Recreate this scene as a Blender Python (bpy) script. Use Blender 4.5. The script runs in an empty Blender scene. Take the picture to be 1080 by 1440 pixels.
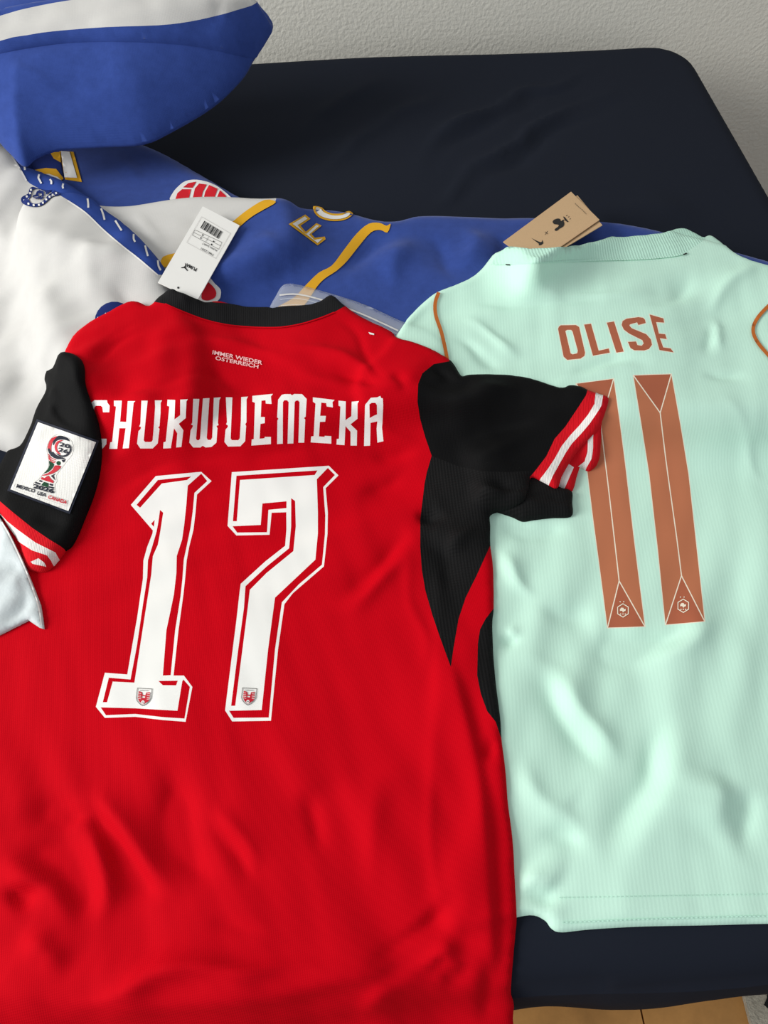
import bpy, math, random
import numpy as np
from mathutils import Vector
from mathutils.geometry import delaunay_2d_cdt

random.seed(4)
RNG = np.random.default_rng(7)
S = bpy.context.scene
COL = S.collection
R_ = math.radians

# ------------------------------------------------------------------ camera
ZM = 0.50            # height of the mattress top above the floor
CAM_H = 0.68         # camera above the mattress
PITCH, YAW, FPX = R_(57.0), R_(4.6), 1082.0
cam_d = bpy.data.cameras.new('camera')
cam_d.sensor_fit = 'VERTICAL'; cam_d.sensor_height = 36.0; cam_d.lens = 36.0 * FPX / 1440.0
cam_d.clip_start = 0.02
cam = bpy.data.objects.new('camera', cam_d); COL.objects.link(cam)
cam.location = (0, 0, ZM + CAM_H)
cam.rotation_euler = (math.pi / 2 - PITCH, 0, -YAW)
S.camera = cam
# ------------------------------------------------------------------ light
w = bpy.data.worlds.new('world'); S.world = w; w.use_nodes = True
w.node_tree.nodes['Background'].inputs[0].default_value = (0.93, 0.96, 1.0, 1)
w.node_tree.nodes['Background'].inputs[1].default_value = 0.47
def area(name, loc, target, sx, sy, power, col):
    l = bpy.data.lights.new(name, 'AREA'); l.shape = 'RECTANGLE'; l.size = sx; l.size_y = sy
    l.energy = power; l.color = col
    o = bpy.data.objects.new(name, l); COL.objects.link(o); o.location = loc
    o.rotation_euler = (Vector(target) - Vector(loc)).to_track_quat('-Z', 'Y').to_euler()
    return o
area('window_daylight', (-2.9, 0.15, ZM + 1.6), (0.15, 0.7, ZM), 1.5, 1.5, 124, (1.0, 0.985, 0.955))
S.view_settings.view_transform = 'Standard'; S.view_settings.look = 'None'
S.view_settings.exposure = 0.0; S.view_settings.gamma = 1.0
S.view_settings.use_curve_mapping = False

# ------------------------------------------------------------------ helpers
def lin(c):
    r = []
    for v in c:
        v = v / 255.0
        r.append(v / 12.92 if v <= 0.04045 else ((v + 0.055) / 1.055) ** 2.4)
    return tuple(r)

def material(name, rgb, rough=0.8, kind=None, scale=300.0, bump=0.2, dist=0.001, sheen=0.0, var=0.0, var_scale=12.0,
             spec=0.3, rot=0.0, coat=0.0):
    m = bpy.data.materials.new(name); m.use_nodes = True
    nt = m.node_tree; N = nt.nodes; L = nt.links
    b = N['Principled BSDF']
    c = lin(rgb)
    b.inputs['Base Color'].default_value = (*c, 1)
    b.inputs['Roughness'].default_value = rough
    b.inputs['Specular IOR Level'].default_value = spec
    if sheen:
        b.inputs['Sheen Weight'].default_value = sheen
        b.inputs['Sheen Roughness'].default_value = 0.4
    if coat: b.inputs['Coat Weight'].default_value = coat
    tc = N.new('ShaderNodeTexCoord'); mp = N.new('ShaderNodeMapping')
    mp.inputs['Rotation'].default_value = (0, 0, rot)
    L.new(tc.outputs['Object'], mp.inputs['Vector'])
    if var:
        n = N.new('ShaderNodeTexNoise'); n.inputs['Scale'].default_value = var_scale; n.inputs['Detail'].default_value = 6
        n.inputs['Roughness'].default_value = 0.7
        L.new(mp.outputs[0], n.inputs['Vector'])
        cr = N.new('ShaderNodeValToRGB')
        cr.color_ramp.elements[0].position = 0.3; cr.color_ramp.elements[1].position = 0.7
        cr.color_ramp.elements[0].color = (*[x * (1 - var) for x in c], 1)
        cr.color_ramp.elements[1].color = (*[min(1, x * (1 + var) + 0.02 * var) for x in c], 1)
        L.new(n.outputs['Fac'], cr.inputs['Fac']); L.new(cr.outputs['Color'], b.inputs['Base Color'])
    if kind:
        bp = N.new('ShaderNodeBump'); bp.inputs['Strength'].default_value = bump; bp.inputs['Distance'].default_value = dist
        if kind == 'noise':
            t = N.new('ShaderNodeTexNoise'); t.inputs['Scale'].default_value = scale; t.inputs['Detail'].default_value = 3
            L.new(mp.outputs[0], t.inputs['Vector']); out = t.outputs['Fac']
        elif kind == 'rib':
            t = N.new('ShaderNodeTexWave'); t.inputs['Scale'].default_value = scale
            t.inputs['Distortion'].default_value = 1.5; t.inputs['Detail'].default_value = 2; t.inputs['Detail Scale'].default_value = 3.0
            L.new(mp.outputs[0], t.inputs['Vector']); out = t.outputs['Fac']
        elif kind == 'weave':
            t = N.new('ShaderNodeTexWave'); t.inputs['Scale'].default_value = scale
            t2 = N.new('ShaderNodeTexWave'); t2.inputs['Scale'].default_value = scale; t2.bands_direction = 'Y'
            for q in (t, t2): L.new(mp.outputs[0], q.inputs['Vector'])
            mx = N.new('ShaderNodeMath'); mx.operation = 'ADD'
            L.new(t.outputs['Fac'], mx.inputs[0]); L.new(t2.outputs['Fac'], mx.inputs[1]); out = mx.outputs[0]
        L.new(out, bp.inputs['Height']); L.new(bp.outputs[0], b.inputs['Normal'])
    return m

M = dict(
    sheet=material('navy_jersey', (29, 33, 43), 0.92, 'noise', 900, 0.15, 0.0006, spec=0.08),
    wall=material('plaster', (226, 224, 213), 0.95, 'noise', 150, 0.35, 0.004, spec=0.1),
    wood=material('oak', (182, 132, 72), 0.45, 'noise', 60, 0.1, 0.001, var=0.25, var_scale=9),
    gap=material('floor_gap', (70, 45, 22), 0.9),
    rug=material('speckled_rug', (168, 162, 146), 0.95, 'noise', 260, 0.8, 0.003, var=0.22, var_scale=160),
    rugdot=material('black_rug_pattern', (15, 15, 17), 0.95),
    frame=material('bed_frame_wood', (120, 84, 50), 0.6),
    blue=material('blue_cotton', (47, 70, 140), 0.92, 'weave', 260, 0.12, 0.0006, sheen=0.12, var=0.10, var_scale=70, spec=0.15),
    dblue=material('dark_blue_print', (28, 44, 104), 0.92, spec=0.15),
    white=material('white_cotton', (198, 197, 194), 0.92, 'weave', 260, 0.1, 0.0006, var=0.03, var_scale=30, spec=0.15),
    yellow=material('gold_print', (214, 160, 38), 0.9, spec=0.15),
    pred=material('red_print', (198, 32, 44), 0.9, spec=0.15),
    pwhite=material('white_print', (226, 225, 222), 0.85, spec=0.2),
    cream=material('cream_print', (236, 226, 205), 0.7, spec=0.25),
    red=material('red_polyester', (192, 0, 19), 0.82, 'weave', 190, 0.14, 0.0005, spec=0.06, rot=-0.12),
    rib_red=material('red_rib_knit', (205, 8, 26), 0.85, 'rib', 190, 0.35, 0.0008, spec=0.2),
    rib_white=material('white_rib_knit', (226, 222, 218), 0.85, 'rib', 190, 0.35, 0.0008, spec=0.2),
    black=material('black_polyester', (8, 8, 9), 0.75, 'weave', 190, 0.14, 0.0005, spec=0.12),
    mesh_black=material('black_mesh', (9, 9, 10), 0.8, 'weave', 100, 0.3, 0.0009, spec=0.2),
    black_rib=material('black_rib_knit', (18, 18, 20), 0.85, 'rib', 150, 0.3, 0.0008, spec=0.2),
    mint=material('mint_polyester', (198, 237, 219), 0.75, 'rib', 95, 0.09, 0.0005, sheen=0.05, spec=0.25, rot=0.11),
    mint_rib=material('mint_rib_knit', (188, 230, 212), 0.8, 'rib', 90, 0.35, 0.0008, spec=0.2, rot=0.02),
    rust=material('rust_heat_transfer', (184, 112, 78), 0.55, spec=0.3),
    rust2=material('dark_rust_heat_transfer', (170, 94, 66), 0.55, spec=0.3),
    piping=material('orange_piping', (186, 100, 36), 0.7),
    hprint=material('white_heat_transfer', (240, 240, 236), 0.55, spec=0.3),
    pink=material('pale_pink_print', (240, 190, 190), 0.7),
    crest_red=material('crest_red', (190, 16, 40), 0.6),
    ink=material('black_ink', (22, 22, 24), 0.6),
    navyink=material('navy_ink', (18, 24, 42), 0.7),
    green=material('green_thread', (14, 66, 40), 0.8),
    grey=material('grey_ink', (120, 118, 116), 0.7),
    lgrey=material('pale_grey_ink', (205, 203, 200), 0.7),
    patch=material('white_twill', (232, 231, 226), 0.85, 'weave', 240, 0.3, 0.0006, spec=0.2),
    card=material('white_card', (240, 239, 235), 0.6),
    kraft=material('kraft_card', (196, 164, 126), 0.85, var=0.08, var_scale=900),
    band_blue=material('blue_band_print', (46, 72, 148), 0.92, spec=0.15),
    poly=material('white_polythene', (200, 209, 211), 0.5, 'noise', 160, 0.3, 0.0015, spec=0.3),
)
def film():
    m = bpy.data.materials.new('clear_film'); m.use_nodes = True
    nt = m.node_tree; N = nt.nodes; L = nt.links
    b = N['Principled BSDF']; b.inputs['Base Color'].default_value = (0.75, 0.8, 0.86, 1); b.inputs['Roughness'].default_value = 0.25
    tr = N.new('ShaderNodeBsdfTransparent'); mx = N.new('ShaderNodeMixShader'); mx.inputs[0].default_value = 0.33
    L.new(tr.outputs[0], mx.inputs[1]); L.new(b.outputs[0], mx.inputs[2]); L.new(mx.outputs[0], N['Material Output'].inputs[0])
    return m
M['film'] = film()

# pixel rays ---------------------------------------------------------
_f = np.array([math.sin(YAW) * math.cos(PITCH), math.cos(YAW) * math.cos(PITCH), -math.sin(PITCH)])
_r = np.array([math.cos(YAW), -math.sin(YAW), 0.0]); _u = np.cross(_r, _f)
ORG = np.array([0, 0, CAM_H])
def rays(px):
    px = np.asarray(px, float)
    return _f[None] * FPX + _r[None] * (px[:, 0:1] - 540) + _u[None] * (720 - px[:, 1:2])
def to_px(P):
    d = np.asarray(P, float) - ORG
    k = FPX / (d @ _f)
    return np.stack([540 + (d @ _r) * k, 720 - (d @ _u) * k], 1)
def flat(px, z=0.0):
    d = rays(px); t = (z - CAM_H) / d[:, 2]
    return (ORG + d * t[:, None])
# height grid (heights are relative to the mattress top) -----------------
RES = 0.003
X0, X1, Y0, Y1 = -1.40, 0.95, -0.14, 1.50
NX, NY = int((X1 - X0) / RES), int((Y1 - Y0) / RES)
GX, GY = np.meshgrid(X0 + RES * np.arange(NX), Y0 + RES * np.arange(NY))
def gblur(a, sig):
    s = sig / RES; p = int(3 * s) + 2
    b = np.pad(a, p, mode='edge')
    fy = np.fft.fftfreq(b.shape[0])[:, None]; fx = np.fft.rfftfreq(b.shape[1])[None]
    k = np.exp(-2 * math.pi ** 2 * s * s * (fx * fx + fy * fy))
    return np.fft.irfft2(np.fft.rfft2(b) * k, b.shape)[p:-p, p:-p]
SEED = [100]
def noise(sig, rng): 
    n = gblur(rng.standard_normal((NY, NX)), sig); return n / n.std()
def streaks(sl, sc, ang, rng):
    """noise drawn out along a direction: runs of soft parallel folds"""
    n = rng.standard_normal((NY, NX)); a = R_(ang)
    fy = np.fft.fftfreq(NY)[:, None] / RES; fx = np.fft.rfftfreq(NX)[None] / RES
    fl = fx * math.cos(a) + fy * math.sin(a); fc = -fx * math.sin(a) + fy * math.cos(a)
    n = np.fft.irfft2(np.fft.rfft2(n) * np.exp(-2 * math.pi ** 2 * (sl * sl * fl * fl + sc * sc * fc * fc)), n.shape)
    return n / n.std()
_wr = np.random.default_rng(5)
WX, WY, WA = 0.006 * noise(0.022, _wr), 0.006 * noise(0.022, _wr), noise(0.03, _wr)
def warp_at(j0, j1, i0, i1): return GX[j0:j1, i0:i1] + WX[j0:j1, i0:i1], GY[j0:j1, i0:i1] + WY[j0:j1, i0:i1], np.clip(1 + 0.35 * WA[j0:j1, i0:i1], 0.4, 1.8)
def samp(a, xy):
    fx = np.clip((xy[:, 0] - X0) / RES, 2, NX - 4); fy = np.clip((xy[:, 1] - Y0) / RES, 2, NY - 4)
    ix = fx.astype(int); iy = fy.astype(int); tx = fx - ix; ty = fy - iy
    def wts(t): return [(1 - t) ** 3 / 6, (3 * t ** 3 - 6 * t ** 2 + 4) / 6, (-3 * t ** 3 + 3 * t ** 2 + 3 * t + 1) / 6, t ** 3 / 6]
    wx, wy = wts(tx), wts(ty); out = 0
    for j in range(4):
        for i in range(4): out = out + a[iy + j - 1, ix + i - 1] * wx[i] * wy[j]
    return out
def hit(px, a, off=0.0, ztop=0.42):
    """where the pixel's ray meets height field a"""
    d = rays(px); n = len(d); zs = np.linspace(ztop, -0.14, 170)
    lo = np.full(n, ztop); hi = np.full(n, -0.14); done = np.zeros(n, bool)
    prev = np.full(n, ztop)
    for z in zs[1:]:
        P = ORG + d * ((z - CAM_H) / d[:, 2])[:, None]
        ins = (z <= samp(a, P) + off) & ~done
        lo[ins] = prev[ins]; hi[ins] = z; done |= ins; prev[:] = z
    for _ in range(12):
        mid = (lo + hi) / 2
        P = ORG + d * ((mid - CAM_H) / d[:, 2])[:, None]
        ins = mid <= samp(a, P) + off
        hi = np.where(ins, mid, hi); lo = np.where(ins, lo, mid)
    return ORG + d * ((lo - CAM_H) / d[:, 2])[:, None]
def dens(pts, step, closed=True):
    pts = np.asarray(pts, float); out = []
    n = len(pts)
    for i in range(n if closed else n - 1):
        a, b = pts[i], pts[(i + 1) % n]; k = max(1, int(math.ceil(np.linalg.norm(b - a) / step)))
        for j in range(k): out.append(a + (b - a) * j / k)
    if not closed: out.append(pts[-1])
    return np.array(out)
def crom(pts, k=5, closed=True):
    pts = np.asarray(pts, float); n = len(pts); out = []
    for i in range(n if closed else n - 1):
        g = (lambda j: pts[j % n]) if closed else (lambda j: pts[min(max(j, 0), n - 1)])
        p0, p1, p2, p3 = g(i - 1), g(i), g(i + 1), g(i + 2)
        for q in range(k):
            t = q / k
            out.append(0.5 * (2 * p1 + (p2 - p0) * t + (2 * p0 - 5 * p1 + 4 * p2 - p3) * t * t + (3 * p1 - p0 - 3 * p2 + p3) * t ** 3))
    if not closed: out.append(pts[-1])
    return np.array(out)
def inside(P, poly):
    x, y = P[:, 0], P[:, 1]; r = np.zeros(len(P), bool); n = len(poly)
    for i in range(n):
        x1, y1 = poly[i]; x2, y2 = poly[(i + 1) % n]
        if y1 == y2: continue
        c = ((y1 > y) != (y2 > y)) & (x < (x2 - x1) * (y - y1) / (y2 - y1) + x1); r ^= c
    return r
def dist_poly(X, Y, pts, closed=True):
    """distance to a polyline and arc-length fraction"""
    D = np.full(X.shape, 1e9); A = np.zeros(X.shape); n = len(pts)
    segs = [(pts[i], pts[(i + 1) % n]) for i in range(n if closed else n - 1)]
    tot = sum(np.linalg.norm(b - a) for a, b in segs); acc = 0
    for a, b in segs:
        v = b - a; l2 = max(v @ v, 1e-12)
        t = np.clip(((X - a[0]) * v[0] + (Y - a[1]) * v[1]) / l2, 0, 1)
        d = (X - a[0] - t * v[0]) ** 2 + (Y - a[1] - t * v[1]) ** 2
        m = d < D; D = np.where(m, d, D); A = np.where(m, (acc + t * math.sqrt(l2)) / tot, A); acc += math.sqrt(l2)
    return np.sqrt(D), A
def sdist(poly):
    poly = np.asarray(poly)[:, :2]
    m = 0.06
    i0 = max(0, int((poly[:, 0].min() - m - X0) / RES)); i1 = min(NX, int((poly[:, 0].max() + m - X0) / RES) + 1)
    j0 = max(0, int((poly[:, 1].min() - m - Y0) / RES)); j1 = min(NY, int((poly[:, 1].max() + m - Y0) / RES) + 1)
    X, Y = GX[j0:j1, i0:i1], GY[j0:j1, i0:i1]
    D, _ = dist_poly(X, Y, poly)
    ins = inside(np.stack([X.ravel(), Y.ravel()], 1), poly).reshape(X.shape)
    out = np.full((NY, NX), -1.0); out[j0:j1, i0:i1] = np.where(ins, D, -D)
    return out
def stroke(arr, pw, width, amp, skew=0.0):
    """a soft crease (amp<0) or ridge (amp>0) along a world polyline"""
    pw = np.asarray(pw)[:, :2]; m = width * 4.0
    i0 = max(0, int((pw[:, 0].min() - m - X0) / RES)); i1 = min(NX, int((pw[:, 0].max() + m - X0) / RES) + 1)
    j0 = max(0, int((pw[:, 1].min() - m - Y0) / RES)); j1 = min(NY, int((pw[:, 1].max() + m - Y0) / RES) + 1)
    if i1 <= i0 or j1 <= j0: return
    X, Y, K = warp_at(j0, j1, i0, i1)
    D, A = dist_poly(X, Y, pw, False)
    tap = np.clip(A / 0.42, 0, 1) * np.clip((1 - A) / 0.42, 0, 1); tap = tap * tap * (3 - 2 * tap)
    arr[j0:j1, i0:i1] += amp * K * np.exp(-(np.sqrt((D / (width * K)) ** 2 + 0.10) - 0.316) * 1.7) * tap
def ledge(arr, pw, width, amp):
    """an overlapping fold: rises gently on the right-hand side of the line and drops sharply on its left (world, seen from above)"""
    pw = np.asarray(pw)[:, :2]; m = width * 4.0
    i0 = max(0, int((pw[:, 0].min() - m - X0) / RES)); i1 = min(NX, int((pw[:, 0].max() + m - X0) / RES) + 1)
    j0 = max(0, int((pw[:, 1].min() - m - Y0) / RES)); j1 = min(NY, int((pw[:, 1].max() + m - Y0) / RES) + 1)
    X, Y = GX[j0:j1, i0:i1], GY[j0:j1, i0:i1]
    D, A = dist_poly(X, Y, pw, False)
    best = np.full(X.shape, 1e9); sg = np.zeros(X.shape)
    for a, b in zip(pw[:-1], pw[1:]):
        v = b - a; l2 = max(v @ v, 1e-12); t = np.clip(((X - a[0]) * v[0] + (Y - a[1]) * v[1]) / l2, 0, 1)
        d = (X - a[0] - t * v[0]) ** 2 + (Y - a[1] - t * v[1]) ** 2; q = d < best; best = np.where(q, d, best)
        sg = np.where(q, np.sign(v[0] * (Y - a[1]) - v[1] * (X - a[0])), sg)
    tap = np.clip(A / 0.2, 0, 1) * np.clip((1 - A) / 0.2, 0, 1); tap = tap * tap * (3 - 2 * tap)
    h = np.where(sg < 0, np.exp(-(D / width) ** 1.5), np.exp(-(D / (0.22 * width)) ** 2))
    arr[j0:j1, i0:i1] += amp * h * tap
def prof(d, R):
    t = np.clip(d / R, 0, 1); return np.sqrt(np.clip(1 - (1 - t) ** 2, 0, 1))
def sstep(d, a, b):
    t = np.clip((d - a) / (b - a), 0, 1); return t * t * (3 - 2 * t)

class Layer:
    pass
def layer(below, outline, T, R, blur=0.012, strokes=(), nz=(), edge=0.0015, base=None, smooth=True, lift=None, pxo=True, srad=0.012, wk=1.0, ak=1.0, an=(), seed=None, soft=False):
    """outline in pixels (or world if pxo False). strokes: (pixel polyline, width m, amp m)."""
    L = Layer()
    o = crom(outline, 5) if smooth else dens(outline, 8 if pxo else 0.01)
    if pxo: L.out = (hit(o, below, edge) if lift is None else flat(o, lift))[:, :2]
    else: L.out = np.asarray(o)[:, :2]
    L.sd = sdist(dens(L.out, 0.03))
    if base is None:
        b = gblur(below, blur); b = np.maximum(b, below); b = np.maximum(gblur(b, 0.005), below)
    else: b = base
    L.base = b
    mod = np.zeros((NY, NX))
    if seed is None: SEED[0] += 1; seed = SEED[0]
    rng = np.random.default_rng(seed)
    for sig, amp in nz: mod += amp * noise(sig, rng)
    for sl, sc, ang, amp, msk in an: mod += amp * streaks(sl, sc, ang, rng) * msk
    top = b + edge + T * (prof(L.sd, R) if not soft else 0.5 * prof(L.sd, R) + 0.5 * np.sin(0.5 * math.pi * np.clip(L.sd / R, 0, 1)))
    for s in strokes:
        pts = crom(s[0], 5, False)
        hp = hit(pts, np.where(L.sd > -0.02, top, below))
        if len(s) > 3: ledge(mod, hp, s[1] * wk, s[2] * ak)
        else: stroke(mod, hp, s[1] * wk, s[2] * ak)
    top = top + mod * sstep(L.sd, 0, srad)
    if base is None: top = np.maximum(top, below + 0.001)
    L.top = top; L.below = below
    L.H = np.where(L.sd > 0, np.maximum(top, below), below)
    return L

# things -----------------------------------------------------------------
def empty(name, loc, label, cat, group=None):
    o = bpy.data.objects.new(name, None); COL.objects.link(o); o.location = loc
    o.empty_display_size = 0.05
    tag(o, label, cat, group); return o
def tag(o, label=None, cat=None, group=None, kind=None):
    if label: o['label'] = label
    if cat: o['category'] = cat
    if group: o['group'] = group
    if kind: o['kind'] = kind
    return o
def wloc(o):
    v = Vector((0, 0, 0))
    while o is not None: v += o.location; o = o.parent
    return v
def obj(name, V, Fc, mat, parent=None, smooth=True, label=None):
    """V are absolute positions; heights relative to the mattress top unless already absolute"""
    V = np.asarray(V, float)
    loc = wloc(parent) if parent else Vector((0, 0, 0))
    me = bpy.data.meshes.new(name)
    me.from_pydata((V - np.array(loc)).tolist(), [], [list(map(int, f)) for f in Fc])
    if smooth: me.polygons.foreach_set('use_smooth', [True] * len(me.polygons))
    me.materials.append(M[mat] if isinstance(mat, str) else mat)
    o = bpy.data.objects.new(name, me); COL.objects.link(o)
    if parent: o.parent = parent
    if label: o['label'] = label
    return o
def up(V):
    V = np.array(V, float); V[:, 2] += ZM; return V
def cdt(points, loops, extra=()):
    """points: free points; loops: closed rings; extra: open polylines. returns verts, tris"""
    P = []; Ed = []
    for r in loops:
        s = len(P); n = len(r); P.extend(r); Ed.extend((s + i, s + (i + 1) % n) for i in range(n))
    for r in extra:
        s = len(P); n = len(r); P.extend(r); Ed.extend((s + i, s + i + 1) for i in range(n - 1))
    P.extend(points)
    res = delaunay_2d_cdt([Vector((float(p[0]), float(p[1]))) for p in P], Ed, [], 0, 1e-6, False)
    v = np.array([(a.x, a.y) for a in res[0]]); t = np.array([list(f) for f in res[2] if len(f) == 3])
    return v, t
def gridpts(poly, step, rings=None, margin=0.45):
    mn, mx = poly.min(0), poly.max(0)
    gx = np.arange(mn[0], mx[0], step); gy = np.arange(mn[1], mx[1], step * 0.866)
    X, Y = np.meshgrid(gx, gy); X = X + (np.arange(len(gy)) % 2)[:, None] * step * 0.5
    P = np.stack([X.ravel(), Y.ravel()], 1)
    k = inside(P, poly); P = P[k]
    # drop points too near any ring point
    allr = np.concatenate([np.asarray(r) for r in (rings or [poly])])
    keep = np.ones(len(P), bool); r2 = (step * margin) ** 2
    cell = {}
    for q in allr: cell.setdefault((int(q[0] // step), int(q[1] // step)), []).append(q)
    for i, p in enumerate(P):
        cx, cy = int(p[0] // step), int(p[1] // step)
        for a in (-1, 0, 1):
            for b in (-1, 0, 1):
                for q in cell.get((cx + a, cy + b), ()):
                    if (q[0] - p[0]) ** 2 + (q[1] - p[1]) ** 2 < r2: keep[i] = False
    return P[keep]
def skin(L, step, root, panels, default, skirt=0.012, bottom=None, zoff=0.0):
    """mesh the layer's top; split it into panels (name, material, pixel polygon, label); returns the objects"""
    ring = dens(L.out, step)
    top = np.where(L.sd > -0.03, L.top, L.below) + zoff
    seams = []
    rings_of = lambda p: p[2] if isinstance(p[2], tuple) else (p[2],)
    for p in panels:
        for r in rings_of(p):
            h = hit(dens(r, 4), top); seams.append(h[:, :2])
    pts = gridpts(ring, step, [ring] + seams)
    v, t = cdt(pts, [ring] + seams)
    c = v[t].mean(1); k = inside(c, ring); t = t[k]; c = c[k]
    z = samp(top, v)
    V3 = np.concatenate([v, z[:, None]], 1)
    cp = to_px(V3[t].mean(1))
    owner = np.full(len(t), -1)
    for i, p in enumerate(panels):
        m = np.zeros(len(cp), bool)
        for r in rings_of(p): m ^= inside(cp, np.asarray(r, float))
        m &= owner < 0; owner[m] = i
    # boundary edges of the whole
    from collections import Counter
    cnt = Counter()
    for f in t:
        for a, b in ((0, 1), (1, 2), (2, 0)): cnt[tuple(sorted((f[a], f[b])))] += 1
    zb = samp(L.below, v) if bottom is None else bottom(v, z)
    objs = {}; byidx = {}; key = {p[5]: i for i, p in enumerate(panels) if len(p) > 5}
    for i in range(-1, len(panels)):
        spec = default if i < 0 else panels[i]
        tt = t[owner == i]
        if len(tt) == 0: continue
        used = np.unique(tt); mp = {int(a): j for j, a in enumerate(used)}
        VV = V3[used].tolist(); FF = [[mp[int(a)] for a in f] for f in tt]
        low = {}
        for f in tt:
            for a, b in ((0, 1), (1, 2), (2, 0)):
                e = (int(f[a]), int(f[b]))
                if cnt[tuple(sorted(e))] == 1:
                    for q in e:
                        if q not in low:
                            low[q] = len(VV)
                            VV.append([v[q, 0], v[q, 1], max(zb[q] + 0.0002, z[q] - skirt) if bottom is None else zb[q]])
                    FF.append([mp[e[1]], mp[e[0]], low[e[0]], low[e[1]]])
        if bottom is not None:
            for a in used:
                if int(a) not in low:
                    low[int(a)] = len(VV); VV.append([v[a, 0], v[a, 1], zb[a]])
            for f in tt: FF.append([low[int(f[2])], low[int(f[1])], low[int(f[0])]])
        o = obj(spec[0], up(VV), FF, spec[1], root, label=(spec[3] if len(spec) > 3 else None))
        objs.setdefault(spec[0], []).append(o); byidx[i] = o
    for i, p in enumerate(panels):                      # prints on prints become sub-parts
        if len(p) > 4 and p[4] is not None and i in byidx and p[4] in key and key[p[4]] in byidx: byidx[i].parent = byidx[key[p[4]]]
    objs['key'] = {k_: byidx[j_] for k_, j_ in key.items() if j_ in byidx}
    return objs
class Plane:
    def __init__(s, p, n): s.p = np.asarray(p); s.n = np.asarray(n) / np.linalg.norm(n)
def surf_hit(px, surf, off):
    if isinstance(surf, Plane):
        d = rays(px); t = ((surf.p + surf.n * off - ORG) @ surf.n) / (d @ surf.n)
        return ORG + d * t[:, None]
    return hit(px, surf, off)
def decal(name, rings, surf, mat, parent, off=0.0006, step=5.0, label=None, thick=0.0):
    """flat print traced in pixels, laid on a surface (even-odd rings)"""
    rings = [np.asarray(r, float) for r in rings]
    dr = [dens(r, step) for r in rings]
    P = np.concatenate([gridpts(r, step, dr) for r in dr]) if max(np.ptp(r, 0).max() for r in rings) > step * 1.5 else np.zeros((0, 2))
    if len(rings) > 1 and len(P): P = np.unique(np.round(P, 4), axis=0)
    v, t = cdt(P, dr)
    c = v[t].mean(1); k = np.zeros(len(t), bool)
    for r in rings: k ^= inside(c, r)
    t = t[k]
    V = surf_hit(v, surf, off)
    a = V[t]; n = np.cross(a[:, 1] - a[:, 0], a[:, 2] - a[:, 0])
    fl = n[:, 2] < 0; t[fl] = t[fl][:, ::-1]
    used = np.unique(t); mp = np.full(len(v), -1); mp[used] = np.arange(len(used))
    return obj(name, up(V[used]), mp[t], mat, parent, label=label)
def text2d(s, offset=0.0, spacing=1.0):
    cu = bpy.data.curves.new('t', 'FONT'); cu.body = s; cu.offset = offset; cu.space_character = spacing; cu.resolution_u = 3
    cu.fill_mode = 'FRONT'
    o = bpy.data.objects.new('t', cu); COL.objects.link(o)
    dg = bpy.context.evaluated_depsgraph_get(); e = o.evaluated_get(dg); me = e.to_mesh()
    v = np.array([(q.co.x, q.co.y) for q in me.vertices]); f = [list(p.vertices) for p in me.polygons]
    e.to_mesh_clear(); bpy.data.objects.remove(o); bpy.data.curves.remove(cu)
    v = v - v.min(0); v = v / v.max(0)
    return v, f
def text(name, s, O, U, V, surf, mat, parent, off=0.0008, offset=0.0, arc=None, label=None, spacing=1.0):
    """text whose box has lower-left corner O and edges U, V in pixels"""
    v, f = text2d(s, offset, spacing)
    px = np.asarray(O, float) + v[:, :1] * np.asarray(U, float) + v[:, 1:] * np.asarray(V, float)
    P = surf_hit(px, surf, off)
    a = P[[q[0] for q in f]]; b = P[[q[1] for q in f]]; c = P[[q[2] for q in f]]
    if np.cross(b - a, c - a)[:, 2].sum() < 0: f = [q[::-1] for q in f]
    return obj(name, up(P), f, mat, parent, label=label)
def Z(x0, y0, s, pts): return [(x0 + a / s, y0 + b / s) for a, b in pts]
def ribbon(pts, wd, k=4):
    p = crom(pts, k, False) if len(pts) > 2 else np.asarray(pts, float)
    tg = np.gradient(p, axis=0); tg /= np.linalg.norm(tg, axis=1)[:, None]; n = np.stack([-tg[:, 1], tg[:, 0]], 1)
    return np.concatenate([p + n * wd / 2, (p - n * wd / 2)[::-1]])
def grow(poly, d):
    p = np.asarray(poly, float); a = np.roll(p, 1, 0); b = np.roll(p, -1, 0)
    area_ = 0.5 * np.sum(p[:, 0] * b[:, 1] - b[:, 0] * p[:, 1]); s = 1 if area_ > 0 else -1
    e1 = p - a; e2 = b - p
    e1 /= np.linalg.norm(e1, axis=1)[:, None] + 1e-9; e2 /= np.linalg.norm(e2, axis=1)[:, None] + 1e-9
    n1 = np.stack([e1[:, 1], -e1[:, 0]], 1) * s; n2 = np.stack([e2[:, 1], -e2[:, 0]], 1) * s
    m = n1 + n2; den = np.maximum(0.4, (m * m).sum(1) / 2)[:, None]
    return p + d * m / den
def circ(cx, cy, r, n=16, a0=0, a1=360): return [(cx + r * math.cos(R_(a0 + (a1 - a0) * i / (n if a1 - a0 == 360 else n - 1))), cy + r * math.sin(R_(a0 + (a1 - a0) * i / (n if a1 - a0 == 360 else n - 1)))) for i in range(n)]
def box(name, mn, mx, mat, parent=None):
    x0, y0, z0 = mn; x1, y1, z1 = mx
    V = [(x0, y0, z0), (x1, y0, z0), (x1, y1, z0), (x0, y1, z0), (x0, y0, z1), (x1, y0, z1), (x1, y1, z1), (x0, y1, z1)]
    Fc = [(0, 3, 2, 1), (4, 5, 6, 7), (0, 1, 5, 4), (1, 2, 6, 5), (2, 3, 7, 6), (3, 0, 4, 7)]
    return obj(name, V, Fc, mat, parent, smooth=False)
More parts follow.
